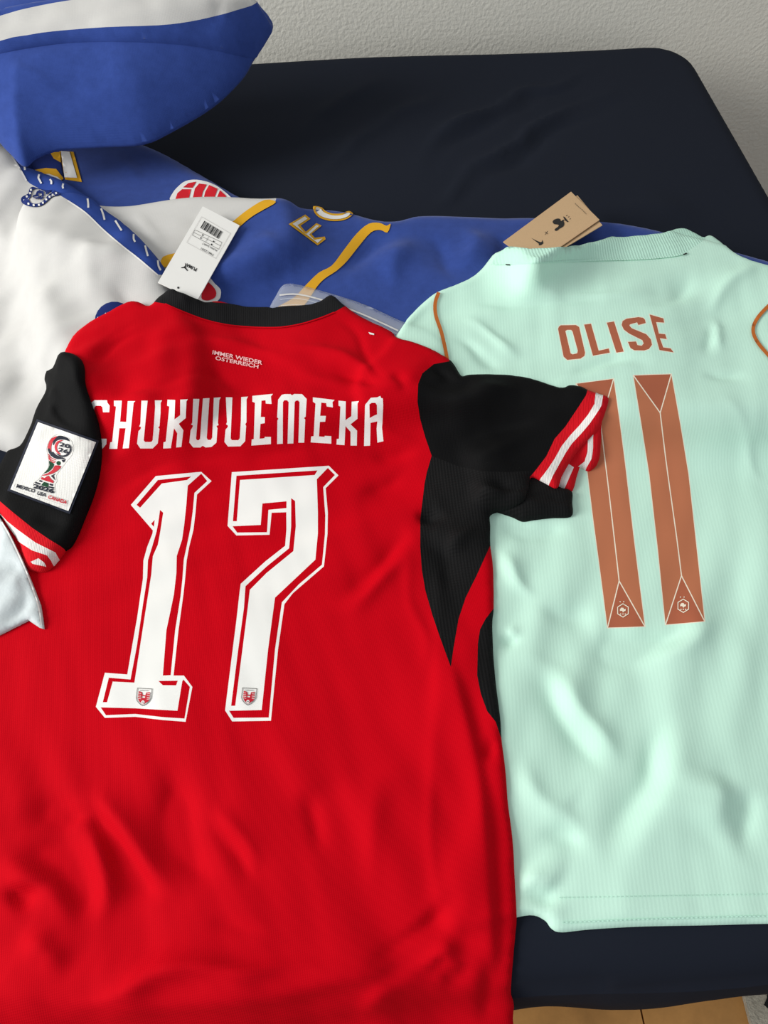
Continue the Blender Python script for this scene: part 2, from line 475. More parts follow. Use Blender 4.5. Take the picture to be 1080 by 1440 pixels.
#PART2
# ================================================================== setting
fl = box('floor', (-2.2, -2.2, -0.08), (2.2, 1.46, -0.012), 'gap'); tag(fl, kind='structure')
pw, pl = 0.19, 1.25
pm = None
for i in range(8):            # planks run across the bed's length, seen beside its front edge
    for j in range(3):
        x = -0.62 + i * pw; y = -2.0 + j * pl + (0.42 if i % 2 else 0.0)
        y2 = min(y + pl, 1.46)
        o = box('plank', (x + 0.0012, y + 0.0012, -0.012), (x + pw - 0.0012, y2 - 0.0012, 0.0), 'wood', fl)
wb = box('wall_back', (-2.2, 1.46, -0.08), (2.2, 1.58, 2.5), 'wall'); tag(wb, kind='structure')

# rug on the floor in front of the bed
c = flat([(1042, 1397), (1053, 1440)], -ZM)
ed = (c[1] - c[0])[:2]; ed /= np.linalg.norm(ed); nr = np.array([-ed[1], ed[0]])
if nr[0] < 0: nr = -nr
a0 = c[0][:2] - ed * 0.25; a1 = c[1][:2] + ed * 0.7
rv = [a0, a1, a1 + nr * 0.55, a0 + nr * 0.55]
rug = empty('rug', (float(a0[0]), float(a0[1]), 0.0), 'pale speckled rug with black spots on the wooden floor beside the bed', 'rug')
V = [(*p, 0.0005) for p in rv] + [(*p, 0.009) for p in rv]
obj('pile', V, [(3, 2, 1, 0), (4, 5, 6, 7), (0, 1, 5, 4), (1, 2, 6, 5), (2, 3, 7, 6), (3, 0, 4, 7)], 'rug', rug, smooth=False)
sp = flat([(1094, 1411)], -ZM)[0]
for k in range(5):
    q = sp[:2] + ed * (0.11 * k); n = 14
    P = [(q[0] + 0.02 * math.cos(6.283 * i / n) * (1 + 0.15 * math.sin(3 * i)), q[1] + 0.016 * math.sin(6.283 * i / n), 0.0105) for i in range(n)]
    P += [(p[0], p[1], 0.0085) for p in P]
    obj('spot', P, [list(range(n))] + [(i, i + n, (i + 1) % n + n, (i + 1) % n) for i in range(n)], 'rugdot', rug)

# ================================================================== bed
def rrect(x0, y0, x1, y1, r, n=8):
    P = []
    for cx, cy, a in ((x1 - r, y1 - r, 0), (x0 + r, y1 - r, 90), (x0 + r, y0 + r, 180), (x1 - r, y0 + r, 270)):
        P += [(cx + r * math.cos(R_(a + 90 * i / n)), cy + r * math.sin(R_(a + 90 * i / n))) for i in range(n + 1)]
    return np.array(P)
bed = empty('bed', (-0.35, 0.69, 0.0), 'bed mattress covered with a smooth navy fitted sheet against the wall', 'bed')
mo = rrect(-1.36, -0.003, 0.648, 1.388, 0.085)
mo = dens(mo, 0.04)
mo[:, 1] += np.where(mo[:, 1] < 0.2, 0.004 * np.sin(mo[:, 0] * 17), 0) + np.where(mo[:, 1] > 1.3, 0.004 * np.sin(mo[:, 0] * 9 + 1.0), 0)
Z0 = np.zeros((NY, NX)) - 0.035
LM = layer(Z0, mo, 0.035, 0.035, base=Z0, edge=0.0, smooth=False, pxo=False, strokes=[], nz=[(0.09, 0.0012), (0.03, 0.0003)], srad=0.05)
mod = np.zeros((NY, NX))
for pts, wd, am in [
    ([(850, 88), (740, 135), (640, 180), (575, 250)], 0.008, 0.0085),
    ([(835, 100), (745, 147), (650, 196), (590, 262)], 0.008, -0.0050),
    ([(880, 112), (780, 165), (670, 240), (590, 310)], 0.008, 0.0085),
    ([(890, 128), (790, 182), (685, 255), (600, 312)], 0.008, -0.0050),
    ([(640, 120), (560, 160), (480, 215), (420, 260)], 0.018, 0.0070),
    ([(560, 105), (500, 130), (440, 170), (400, 200)], 0.018, 0.0060),
    ([(700, 205), (650, 250), (610, 300)], 0.012, 0.0025),
    ([(1000, 300), (900, 290), (820, 300)], 0.03, 0.0030),
    ([(735, 1395), (850, 1390), (960, 1376), (1080, 1358)], 0.010, -0.0025)]:
    stroke(mod, flat(crom(pts, 5, False)), wd, am)
LM.top += mod * sstep(LM.sd, 0, 0.03)
LM.H = np.where(LM.sd > 0, LM.top, -0.05)
H = LM.H
sheet = skin(LM, 0.010, bed, [], ('fitted_sheet', 'sheet'), bottom=None, skirt=0.0)['fitted_sheet'][0]
# sheet side: drop from the rim to the underside, bulging slightly
rim = dens(LM.out, 0.012); n = len(rim); VV = []; FF = []
cen = rim.mean(0)
lev = [(0.0, 0.0), (-0.02, 0.006), (-0.06, 0.009), (-0.11, 0.009), (-0.155, 0.004), (-0.175, -0.012)]
zr = samp(np.where(LM.sd > -0.03, LM.top, Z0), rim)
tg = np.roll(rim, -1, 0) - np.roll(rim, 1, 0); nn = np.stack([tg[:, 1], -tg[:, 0]], 1); nn /= np.linalg.norm(nn, axis=1)[:, None]
for dz, dn in lev:
    for i in range(n):
        wob = 0.002 * math.sin(i * 0.35) * min(1, -dz / 0.05)
        VV.append((rim[i, 0] + nn[i, 0] * (dn + wob), rim[i, 1] + nn[i, 1] * (dn + wob), zr[i] + dz))
for k in range(len(lev) - 1):
    for i in range(n):
        j = (i + 1) % n; FF.append([k * n + i, k * n + j, (k + 1) * n + j, (k + 1) * n + i][::-1])
FF.append([(len(lev) - 1) * n + i for i in range(n)][::-1])
obj('sheet_side', up(VV), FF, 'sheet', bed)
box('bed_base', (-1.33, 0.03, 0.16), (0.62, 1.36, ZM - 0.211), 'frame', bed)
for lx in (-1.28, 0.53):
    for ly in (0.06, 1.29): box('leg', (lx, ly, 0.0), (lx + 0.06, ly + 0.06, 0.16), 'frame', bed)

# ================================================================== duvet (two overlapping folds)
dv = empty('duvet', (-0.1, 0.75, ZM), 'crumpled blue duvet printed with white, gold and red motifs across the bed', 'duvet')
LB = layer(H, [(196, 205), (240, 222), (290, 250), (335, 278), (420, 330), (420, 420), (250, 460), (80, 420), (-40, 330), (-60, 230), (60, 185), (150, 190)],
           0.030, 0.028, lift=0.012, nz=[(0.05, 0.0025)],
           strokes=[([(165, 212), (190, 235), (195, 260)], 0.008, 0.003), ([(90, 225), (92, 250), (88, 262)], 0.006, -0.004)])
H1 = LB.H
skin(LB, 0.007, dv, [], ('rear_fold', 'blue'))
top = LB.top
# red ball on the rear fold
s3 = lambda p: Z(200, 180, 3.0, p)
ball = s3([(120, 308), (128, 275), (150, 248), (182, 224), (230, 218), (290, 232), (340, 262), (378, 306), (300, 330), (200, 330)])
decal('ball_print', [crom(ball, 3)], LB.top, 'pwhite', dv, 0.0010)
for q in ([(140, 300), (148, 275), (168, 258), (206, 258), (196, 300)], [(172, 250), (195, 232), (228, 226), (212, 252)],
          [(212, 300), (222, 255), (240, 234), (272, 238), (256, 268), (248, 300)], [(258, 300), (266, 268), (282, 240), (318, 256), (302, 300)],
          [(312, 300), (328, 262), (352, 284), (360, 300)]):
    decal('ball_panel', [s3(q)], LB.top, 'pred', dv, 0.0016)
s45 = lambda p: Z(0, 200, 4.5, p)
decal('star_print', [s45([(375, 55), (465, 60), (518, 252), (412, 236), (395, 150)])], LB.top, 'yellow', dv, 0.0010)
decal('star_print', [s45([(385, 55), (440, 60), (488, 225), (408, 222)])], LB.top, 'pwhite', dv, 0.0016)
decal('star_print', [s45([(160, 75), (310, 60), (380, 110), (395, 215), (340, 165), (210, 172)])], LB.top, 'dblue', dv, 0.0012)
decal('star_print', [s45([(210, 175), (290, 163), (355, 168), (402, 228), (380, 250), (300, 215), (235, 200)])], LB.top, 'yellow', dv, 0.0016)
decal('star_print', [s45([(240, 204), (310, 200), (365, 220), (395, 248), (350, 240)])], LB.top, 'pwhite', dv, 0.0020)
decal('star_print', [s45([(315, 62), (380, 62), (385, 128), (340, 103)])], LB.top, 'yellow', dv, 0.0018)

LF = layer(H1, [(110, 318), (180, 316), (250, 307), (330, 307), (390, 311), (445, 300), (495, 302), (545, 316), (580, 309), (630, 307), (720, 308), (800, 311),
                (880, 318), (950, 332), (1010, 349), (1080, 371), (1180, 400), (1250, 470), (1150, 600), (900, 620), (600, 600), (350, 640), (150, 620), (60, 500), (40, 350)],
           0.050, 0.035, lift=0.030, nz=[(0.06, 0.003), (0.02, 0.0006)], blur=0.02,
           strokes=[([(545, 318), (530, 345), (505, 372), (470, 400)], 0.02, -0.007), ([(600, 330), (620, 365), (640, 400)], 0.013, -0.006),
                    ([(575, 335), (560, 375), (548, 420)], 0.018, 0.008), ([(650, 320), (660, 350), (650, 385)], 0.016, 0.007), ([(690, 330), (700, 355), (690, 385)], 0.010, -0.005),
                    ([(360, 400), (400, 375), (425, 400)], 0.02, -0.006), ([(350, 330), (380, 360), (390, 400)], 0.025, 0.006),
                    ([(270, 300), (290, 330), (280, 365)], 0.015, -0.004), ([(180, 290), (205, 325), (230, 360)], 0.012, 0.004)])
H2 = LF.H
wpoly = crom([(80, 270), (180, 268), (300, 270), (378, 274), (386, 284), (362, 291), (340, 304), (322, 322), (285, 347), (236, 368), (225, 380), (120, 330)], 4)
skin(LF, 0.0065, dv, [('front_fold_white', 'white', wpoly, 'white printed area of the duvet')], ('front_fold', 'blue'))
T2 = LF.top
decal('gold_line', [crom([(388, 284), (372, 281), (348, 295), (328, 311), (300, 336), (262, 352), (229, 361), (231, 376), (262, 366), (306, 350), (338, 318), (355, 304), (372, 294)], 3)], T2, 'yellow', dv, 0.0010)
decal('gold_line', [crom(s3([(560, 765), (640, 715), (690, 663), (745, 610), (800, 580), (850, 515), (905, 445), (955, 404), (1000, 400), (1030, 412), (1048, 404), (1034, 441), (1004, 430), (965, 440), (915, 497), (865, 560), (820, 602), (770, 635), (735, 672), (690, 740), (640, 775)]), 3)], T2, 'yellow', dv, 0.0010)
Fg = s3([(618, 405), (688, 365), (710, 383), (668, 412), (690, 438), (735, 401), (757, 412), (714, 447), (728, 463), (770, 458), (774, 469), (740, 495)])
decal('letter_print', [Fg], T2, 'yellow', dv, 0.0010, label='gold outlined letter F')
decal('letter_print', [s3([(634, 404), (686, 373), (697, 383), (655, 410), (690, 449), (735, 409), (746, 413), (704, 449), (726, 472), (761, 466), (740, 485)])], T2, 'pwhite', dv, 0.0016, label='white letter F')
decal('letter_print', [crom(s3([(722, 330), (727, 357), (750, 379), (790, 391), (835, 391), (868, 381), (889, 362), (872, 350), (840, 360), (802, 360), (772, 349), (757, 335)]), 3)], T2, 'yellow', dv, 0.0010, label='gold outlined letter C')
decal('letter_print', [crom(s3([(730, 334), (735, 354), (756, 372), (792, 383), (834, 383), (864, 374), (876, 362), (868, 357), (840, 368), (800, 368), (766, 355), (750, 338)]), 3)], T2, 'pwhite', dv, 0.0016, label='white letter C')
s6 = lambda p: Z(200, 270, 6.75, p)
decal('crest_print', [crom(s6([(600, 800), (690, 870), (745, 930), (740, 1005), (715, 1040), (775, 1065), (795, 1110), (770, 1150), (560, 1150), (500, 1040)]), 3)], T2, 'pwhite', dv, 0.0010)
decal('crest_print', [crom(s6([(600, 860), (650, 875), (700, 940), (690, 1000), (615, 1030), (560, 1000)]), 3)], T2, 'pred', dv, 0.0016)
decal('crest_print', [crom(s6([(600, 1066), (680, 1052), (735, 1078), (745, 1112), (700, 1135), (610, 1110)]), 3)], T2, 'pred', dv, 0.0016)

# ================================================================== white bedspread
wb_ = empty('bedspread', (-0.4, 0.7, ZM), 'white cotton bedspread with a blue dashed border and blue crest prints', 'bedspread')
band_o = [(-30, 150), (0, 186), (22, 208), (38, 232), (44, 243), (60, 247), (90, 259), (120, 277), (150, 299), (175, 318), (200, 341), (231, 378)]
LW = layer(H2, band_o + [(250, 420), (300, 500), (280, 620), (160, 690), (80, 668), (22, 642), (0, 632), (-100, 605), (-220, 560), (-260, 400), (-200, 250), (-100, 160)],
           0.020, 0.028, nz=[(0.05, 0.0035), (0.018, 0.0007)], blur=0.02, an=[(0.05, 0.010, 75, 0.0016, 1.0), (0.04, 0.007, 25, 0.0010, 1.0)], ak=1.5,
           strokes=[([(20, 265), (70, 262), (110, 290)], 0.012, -0.004), ([(20, 320), (40, 380), (50, 440)], 0.012, -0.004), ([(100, 330), (130, 380), (120, 430)], 0.018, 0.005),
                    ([(30, 470), (60, 500), (50, 560)], 0.012, 0.004), ([(0, 560), (40, 530), (70, 520)], 0.012, -0.004), ([(160, 380), (190, 410), (230, 425)], 0.012, -0.004),
                    ([(0, 430), (30, 420), (80, 440)], 0.015, 0.003)])
H4 = LW.H; HB = LW.H
band_i = [(236, 388), (222, 386), (195, 363), (172, 345), (145, 322), (120, 298), (95, 281), (80, 272), (60, 268), (42, 258), (36, 252), (30, 240), (16, 218), (0, 196), (-30, 168)]
skin(LW, 0.0065, wb_, [('border_band', 'band_blue', [(-40, 140)] + [(x + 6, y - 8) for x, y in band_o[1:]] + band_i, 'blue border with white dashes')], ('cover', 'white'))
T4 = LW.top
decal('edge_line', [ribbon([(0, 197), (16, 219), (30, 241), (37, 254)], 2.2)], T4, 'pwhite', wb_, 0.0010)
decal('edge_line', [ribbon([(95, 282), (120, 299), (145, 323), (172, 346), (195, 364), (222, 387)], 2.0)], T4, 'pwhite', wb_, 0.0010)
for d in ([(13, 203), (14, 210), (18, 212)], [(32, 228), (34, 232), (35, 239)], [(55, 245), (54, 250), (56, 254), (58, 258)], [(70, 252), (72, 255), (72, 259)], [(89, 258), (88, 262), (89, 265)],
          [(123, 279), (124, 286), (124, 292)], [(142, 293), (145, 301), (147, 309)], [(162, 310), (167, 318), (171, 324)], [(188, 329), (188, 336), (190, 340)], [(204, 345), (206, 353), (208, 360)],
          [(222, 366), (223, 374), (226, 380)]):
    decal('dash', [ribbon(d, 2.6)], T4, 'pwhite', wb_, 0.0012, step=3)
s108 = lambda p: Z(0, 230, 10.8, p)
cr = decal('crest_print', [crom(s108([(320, 560), (330, 510), (400, 470), (430, 450), (450, 380), (500, 352), (560, 372), (700, 402), (800, 400), (850, 420), (905, 450), (890, 480), (800, 500), (730, 560), (660, 620), (570, 655), (450, 650), (350, 610)]), 3),
      crom(s108([(440, 540), (470, 490), (490, 420), (530, 385), (620, 395), (690, 430), (700, 470), (790, 405), (830, 410), (740, 470), (660, 560), (580, 605), (480, 600)]), 3)], T4, 'dblue', wb_, 0.0010, step=3, label='blue shield crest')
for q in ([(500, 480), (540, 470), (560, 420), (600, 400), (660, 420), (670, 480), (640, 540), (610, 550), (600, 520), (560, 540), (500, 510)],):
    decal('crest_lion', [s108(q), s108([(580, 450), (630, 445), (635, 480), (590, 500)])], T4, 'dblue', cr, 0.0014, step=3)
for i, (x, y) in enumerate([(468, 400), (455, 450), (405, 500), (370, 560), (430, 610), (510, 632), (590, 628), (650, 595), (700, 545), (750, 505), (800, 475), (850, 450)]):
    decal('crest_mark', [s108([(x - 16, y - 14), (x + 12, y - 18), (x + 18, y + 12), (x - 10, y + 16)])], T4, 'pwhite', cr, 0.0016, step=3)
bd = decal('badge_print', [circ(161, 452, 28, 22)], T4, 'dblue', wb_, 0.0010, label='round blue badge')
for q in ([(137, 446), (140, 449)], [(148, 440), (150, 444)], [(154, 438), (157, 441)]):
    decal('badge_mark', [ribbon(q, 1.6)], T4, 'pwhite', bd, 0.0016, step=3)

# ================================================================== pillow
s27 = lambda p: Z(0, 0, 2.7, p)
PA, PB = 0.075, 0.42      # tilted middle plane: z = PA + PB*(y-1.0)
plane_arr = PA + PB * (GY - 0.98)
pil_px = [(-190, 120), (-110, 40), (-40, 25), (10, 14), (60, 6), (150, 4), (250, 4), (330, 6), (362, 12), (376, 26), (384, 38), (372, 62), (357, 84), (340, 112), (300, 150), (240, 186), (200, 203), (140, 207), (85, 211), (52, 222), (34, 234), (10, 212), (-20, 190), (-120, 180)]
pil = empty('pillow', (-0.35, 1.1, ZM), 'plump blue pillow with a white stripe beside the wall', 'pillow')
ol = hit(crom(pil_px, 5), plane_arr)
LP = layer(HB, ol[:, :2], 0.060, 0.075, soft=True, base=plane_arr, edge=0.0, smooth=False, pxo=False, nz=[(0.04, 0.002), (0.012, 0.0005)], srad=0.03, seed=31,
           an=[(0.05, 0.010, 15, 0.0010, 1.0)],
           strokes=[(s27([(0, 265), (80, 275), (160, 290), (240, 305)]), 0.006, 0.004), (s27([(270, 250), (350, 290), (400, 320), (470, 330)]), 0.008, 0.004),
                    (s27([(480, 320), (540, 290), (580, 285)]), 0.006, 0.004), (s27([(700, 300), (800, 260), (930, 225)]), 0.010, -0.005),
                    (s27([(80, 600), (150, 540), (210, 515), (290, 505)]), 0.012, -0.012), (s27([(110, 520), (170, 485), (260, 470)]), 0.010, 0.006)])
LP.top = np.maximum(LP.top, HB + 0.004)
skin(LP, 0.0045, pil, [], ('pillowcase', 'blue'), bottom=lambda v, z: np.maximum(samp(plane_arr, v) - 0.35 * (z - samp(plane_arr, v)), samp(HB, v) + 0.002))
LPH = np.where(LP.sd > 0, LP.top, HB)
LPF = layer(LP.top, s27([(-330, 240), (-100, 214), (0, 194), (100, 175), (250, 155), (400, 150), (600, 155), (750, 170), (880, 198), (962, 214), (985, 190), (1010, 150), (1034, 104), (1010, 66), (985, 30), (960, 0), (850, 0), (600, 0), (300, 0), (120, 22), (0, 46), (-150, 100)]),
            0.010, 0.012, base=LP.top, seed=33, nz=[(0.02, 0.0012), (0.008, 0.0003)], an=[(0.05, 0.006, 8, 0.0009, 1.0)], edge=0.003,
            strokes=[(s27([(600, 99), (720, 84), (830, 61), (900, 40), (965, 14)]), 0.006, -0.004), (s27([(700, 110), (850, 90), (1000, 60)]), 0.010, 0.003), (s27([(850, 150), (930, 170), (990, 130)]), 0.010, 0.004)])
skin(LPF, 0.0055, pil, [('stripe', 'white', crom(s27([(-300, 150), (0, 60), (100, 32), (270, 0), (500, -25), (700, -30), (950, -22), (972, 12), (900, 38), (830, 58), (720, 82), (600, 96), (400, 103), (200, 119), (100, 134), (0, 155), (-300, 260)]), 3), 'white stripe')],
     ('pillow_flap', 'blue'), skirt=0.02)

# ================================================================== clear zip bag
zb = empty('zip_bag', (0.03, 0.68, ZM), 'clear plastic zip bag sticking out from under the red shirt', 'plastic bag')
LZ = layer(H4, [(377, 440), (388, 418), (400, 402), (420, 402), (460, 412), (510, 428), (550, 446), (600, 470), (620, 500), (560, 560), (440, 540), (360, 500)], 0.004, 0.02, edge=0.001, nz=[(0.02, 0.0008)])
skin(LZ, 0.006, zb, [], ('film', 'film'), skirt=0.001)
for k, (dx, dy) in enumerate(((0, 11), (1, 17), (2, 26))):
    decal('zip_ridge', [ribbon([(393 + dx, 404 + dy), (420 + dx, 403 + dy), (460 + dx, 413 + dy), (510 + dx, 431 + dy), (560 + dx, 454 + dy)], 2.2 if k == 0 else 1.4)], LZ.top, 'lgrey' if k == 0 else 'film', zb, 0.0012)
H5 = LZ.H

# kraft tags first: they lie under the collar
def card(name, cs, surf, mat, label, cat, group=None, thick=0.0008, lift=0.003, plane=None):
    cs = np.asarray(cs, float)
    if plane is not None: return card_mesh(name, cs, plane, mat, label, cat, group, thick)
    P = hit(cs, surf, 0.004)
    A = np.c_[P[:, :2], np.ones(4)]; k, *_ = np.linalg.lstsq(A, P[:, 2], rcond=None)
    n = np.array([-k[0], -k[1], 1.0])
    uu = np.linspace(0, 1, 9); UV = np.array([(a, b) for a in uu for b in uu])
    Q = P[0] + UV[:, :1] * (P[1] - P[0]) + UV[:, 1:] * (P[3] - P[0])
    lift_ = max(0, (samp(surf, Q) - (Q[:, :2] @ k[:2] + k[2])).max()) * 1.0 + lift
    pl_ = Plane(np.array([0, 0, k[2] + lift_]), n)
    return card_mesh(name, cs, pl_, mat, label, cat, group, thick)
def card_mesh(name, cs, pl_, mat, label, cat, group, thick):
    P = surf_hit(cs, pl_, 0.0)
    low = P - pl_.n * thick
    root = empty(name, (float(P[:, 0].mean()), float(P[:, 1].mean()), ZM + float(low[:, 2].min())), label, cat, group)
    V = np.concatenate([low, P])
    fc = [(3, 2, 1, 0), (4, 5, 6, 7), (0, 1, 5, 4), (1, 2, 6, 5), (2, 3, 7, 6), (3, 0, 4, 7)]
    if np.cross(P[1] - P[0], P[2] - P[0])[2] < 0: fc = [f[::-1] for f in fc]
    obj('card', up(V), fc, mat, root, smooth=False)
    return root, pl_
kt, kp = card('swing_tag', [(803, 269.5), (843, 309), (752, 372), (707.5, 340)], H5, 'kraft', 'kraft cardboard swing tag with swoosh and rooster print at the mint collar', 'tag', 'kraft tags', lift=0.0045)
kt2, kp2 = card('swing_tag', [(812, 274.5), (847, 316.5), (751, 374), (716, 334)], None, 'kraft', 'plain kraft swing tag peeking out beneath the printed one at the mint collar', 'tag', 'kraft tags', plane=Plane(kp.p - np.array([0, 0, 0.0022]), kp.n))
s67 = lambda p: Z(700, 260, 6.75, p)
decal('swoosh', [crom(s67([(318, 503), (345, 518), (395, 540), (412, 542), (420, 533), (418, 520), (430, 540), (428, 557), (405, 572), (385, 570), (392, 560), (360, 535)]), 2)], kp, 'ink', kt, 0.0004, step=3)
for q in ([(448, 445), (476, 466)], [(472, 438), (450, 472)]): decal('cross_mark', [ribbon(s67(q), 0.6)], kp, 'ink', kt, 0.0004)
decal('rooster', [crom(s67([(520, 350), (535, 330), (570, 318), (592, 325), (600, 345), (625, 345), (632, 370), (620, 395), (585, 415), (565, 432), (545, 435), (540, 420), (560, 405), (580, 385), (565, 375), (535, 372)]), 2)], kp, 'ink', kt, 0.0004, step=3)
decal('rooster', [s67([(600, 345), (622, 328), (630, 338), (612, 352)])], kp, 'ink', kt, 0.0005, step=3)
decal('rooster', [s67([(620, 300), (632, 302), (672, 350), (660, 352), (636, 335)])], kp, 'ink', kt, 0.0004, step=3)
for x, y in ((653, 290), (672, 303), (686, 322)): decal('spark', [s67([(x - 6, y + 3), (x + 4, y - 6), (x + 7, y - 3), (x - 2, y + 6)])], kp, 'ink', kt, 0.0004)
text('small_print', 'Authentic Product', s67([(729, 178)])[0], (16.6, 15.2), (1.0, -1.15), kp, 'ink', kt, 0.0004)

def over_card(Hc, cs, pl_):
    """height field with the card added, so that cloth lies over it"""
    P = surf_hit(np.asarray(cs, float), pl_, 0.0)
    m = inside(np.stack([GX.ravel(), GY.ravel()], 1), P[:, :2]).reshape(GX.shape)
    zc = pl_.p[2] - (pl_.n[0] * GX + pl_.n[1] * GY) / pl_.n[2]
    m = gblur(m.astype(float), 0.006) > 0.04
    return Hc + gblur(np.where(m, np.maximum(0, zc + 0.0024 - Hc), 0), 0.004)
H5c = over_card(H5, [(803, 269.5), (843, 309), (752, 372), (707.5, 340)], kp)
H5c = over_card(H5c, [(812, 274.5), (847, 316.5), (751, 374), (716, 334)], kp2)

# ================================================================== mint shirt
ms = empty('mint_shirt', (0.33, 0.4, ZM), 'mint green football shirt lying face down, lettered OLISE with number 11', 'shirt')
mint_o = [(704, 356), (716, 348), (745, 351), (790, 349), (840, 343), (885, 334), (930, 329), (957, 322), (975, 328), (988, 335), (998, 332), (1010, 339), (1028, 354), (1052, 366), (1085, 376), (1140, 392), (1190, 425), (1230, 500), (1240, 580),
          (1210, 610), (1170, 620), (1185, 760), (1200, 900), (1230, 1080), (1270, 1250), (1285, 1296), (1180, 1298), (1080, 1299), (1000, 1301), (900, 1303), (830, 1307), (790, 1311), (776, 1306), (766, 1294), (745, 1287), (700, 1296), (630, 1308),
          (600, 1200), (600, 1000), (610, 800), (600, 640), (570, 620), (520, 600), (500, 540), (535, 505), (558, 472), (572, 452), (588, 434), (602, 421), (617, 411), (640, 402), (662, 392), (682, 377)]
S8 = lambda p: Z(680, 500, 1.755, p)
LMI = layer(H5c, mint_o, 0.005, 0.008, blur=0.016, wk=1.0, ak=1.25, an=[(0.05, 0.011, 62, 0.0013, sstep(0.5 - GY, 0, 0.2)), (0.035, 0.010, 12, 0.0009, sstep(GY, 0.45, 0.6)), (0.03, 0.006, 80, 0.0003, 1.0)], nz=[(0.045, 0.0016), (0.02, 0.0004)],
    strokes=[(S8([(560, 640), (500, 690), (420, 720), (300, 720), (200, 715)]), 0.016, -0.0065), (S8([(640, 600), (590, 660), (530, 730), (440, 760), (320, 750)]), 0.018, 0.0055),
             (S8([(500, 880), (440, 970), (410, 1070), (350, 1160), (250, 1230)]), 0.016, -0.0065), (S8([(560, 900), (480, 1020), (440, 1110), (390, 1200), (330, 1270)]), 0.016, 0.006),
             (S8([(180, 720), (210, 830), (280, 940), (330, 1020)]), 0.014, 0.0055), (S8([(150, 740), (170, 850), (220, 960), (300, 1060)]), 0.014, -0.0045),
             (S8([(110, 960), (120, 1060), (170, 1150), (230, 1170)]), 0.014, 0.005), (S8([(110, 1180), (180, 1210), (220, 1190)]), 0.010, -0.004),
             (S8([(40, 690), (70, 705), (80, 715)]), 0.006, 0.004), (S8([(30, 700), (60, 715), (90, 725)]), 0.006, -0.004),
             (S8([(30, 470), (60, 500), (80, 560), (130, 600)]), 0.012, 0.0055), (S8([(30, 440), (110, 440), (200, 420)]), 0.014, -0.005),
             (S8([(120, 620), (200, 640), (280, 650)]), 0.014, -0.004), (S8([(560, 1000), (560, 1130), (530, 1230)]), 0.013, 0.0045), (S8([(630, 1050), (650, 1150), (620, 1250)]), 0.013, -0.0045),
             (S8([(95, 1290), (115, 1310), (150, 1330), (165, 1370)]), 0.008, -0.005), (S8([(90, 1275), (120, 1290), (170, 1320)]), 0.009, 0.005),
             ([(775, 545), (820, 520), (870, 508), (930, 505)], 0.011, -0.0045), ([(760, 560), (800, 530), (860, 518), (920, 516)], 0.009, 0.003),
             ([(650, 440), (690, 455), (715, 480), (735, 510)], 0.010, 0.005), ([(640, 470), (665, 475), (690, 500), (700, 520)], 0.010, -0.005), ([(660, 420), (730, 425), (800, 430)], 0.010, -0.003),
             ([(690, 400), (760, 412), (850, 420), (930, 410)], 0.011, 0.004), ([(700, 412), (780, 425), (860, 432)], 0.010, -0.0035), ([(980, 370), (965, 400), (930, 425), (880, 440)], 0.010, -0.003),
             ([(1010, 430), (1012, 470), (1025, 495)], 0.007, 0.0045), ([(1000, 440), (1000, 470), (990, 500)], 0.010, -0.0035), ([(1070, 380), (1030, 400), (1000, 430)], 0.010, 0.004),
             ([(1010, 560), (1040, 610), (1070, 690)], 0.012, 0.004), ([(990, 520), (1020, 530), (1060, 525)], 0.010, -0.003)])
H6 = LMI.H
T6 = LMI.top
# name and number (inlaid in the cloth)
so = lambda p: Z(770, 420, 5.4, p)
OL = [('O', [crom([(85, 215), (100, 202), (215, 200), (240, 215), (285, 410), (280, 435), (250, 455), (150, 465), (122, 440), (80, 230)], 1), [(135, 245), (150, 237), (180, 237), (190, 250), (230, 395), (225, 415), (190, 423), (175, 415)]]),
      ('L', [[(278, 197), (330, 190), (388, 395), (465, 378), (473, 410), (345, 433)]]), ('I', [[(450, 182), (505, 173), (578, 402), (523, 410)]]),
      ('S', [[(745, 185), (690, 200), (680, 180), (625, 195), (622, 205), (640, 225), (750, 270), (785, 310), (793, 350), (770, 382), (735, 393), (660, 392), (630, 375), (610, 328), (672, 325), (682, 352), (715, 358), (730, 340), (720, 315), (620, 265), (580, 235), (563, 200), (570, 170), (600, 152), (690, 140), (725, 145), (740, 160)]]),
      ('E', [[(775, 120), (880, 150), (885, 182), (825, 178), (845, 265), (893, 270), (905, 307), (853, 300), (878, 370), (935, 378), (957, 408), (850, 390)]])]
PR = []
for n_, (ch, rs) in enumerate(OL):
    g = [so(r) for r in rs]
    PR.append(('letter_face', 'rust2', tuple(g), None, 'L%d' % n_))
    PR.append(('letter', 'cream', tuple([grow(g[0], 0.9)] + [grow(r, -0.9) for r in g[1:]]), 'cream edged rust letter ' + ch, None, 'L%d' % n_))
sn = lambda p: Z(740, 400, 2.7706, p)
b1 = sn([(195, 387), (268, 378), (340, 368), (363, 530), (385, 700), (420, 1000), (462, 1332), (390, 1335), (317, 1337), (285, 1090), (262, 920), (240, 740), (218, 560)])
b2 = sn([(418, 355), (490, 352), (565, 350), (600, 545), (632, 740), (664, 1030), (695, 1312), (620, 1319), (543, 1325), (513, 1030), (480, 740), (450, 550)])
lines = [([(340, 368), (290, 540)], [(195, 387), (290, 540)], [(290, 540), (304, 660), (320, 790), (342, 980), (362, 1155)], [(362, 1155), (317, 1337)], [(362, 1155), (462, 1332)]),
         ([(565, 350), (522, 500)], [(418, 355), (522, 500)], [(522, 500), (545, 690), (570, 870), (588, 1000), (605, 1135)], [(605, 1135), (543, 1325)], [(605, 1135), (695, 1312)])]
tri = [([(195, 387), (340, 368), (290, 540)], [(362, 1155), (317, 1337), (462, 1332)]), ([(418, 355), (565, 350), (522, 500)], [(605, 1135), (543, 1325), (695, 1312)])]
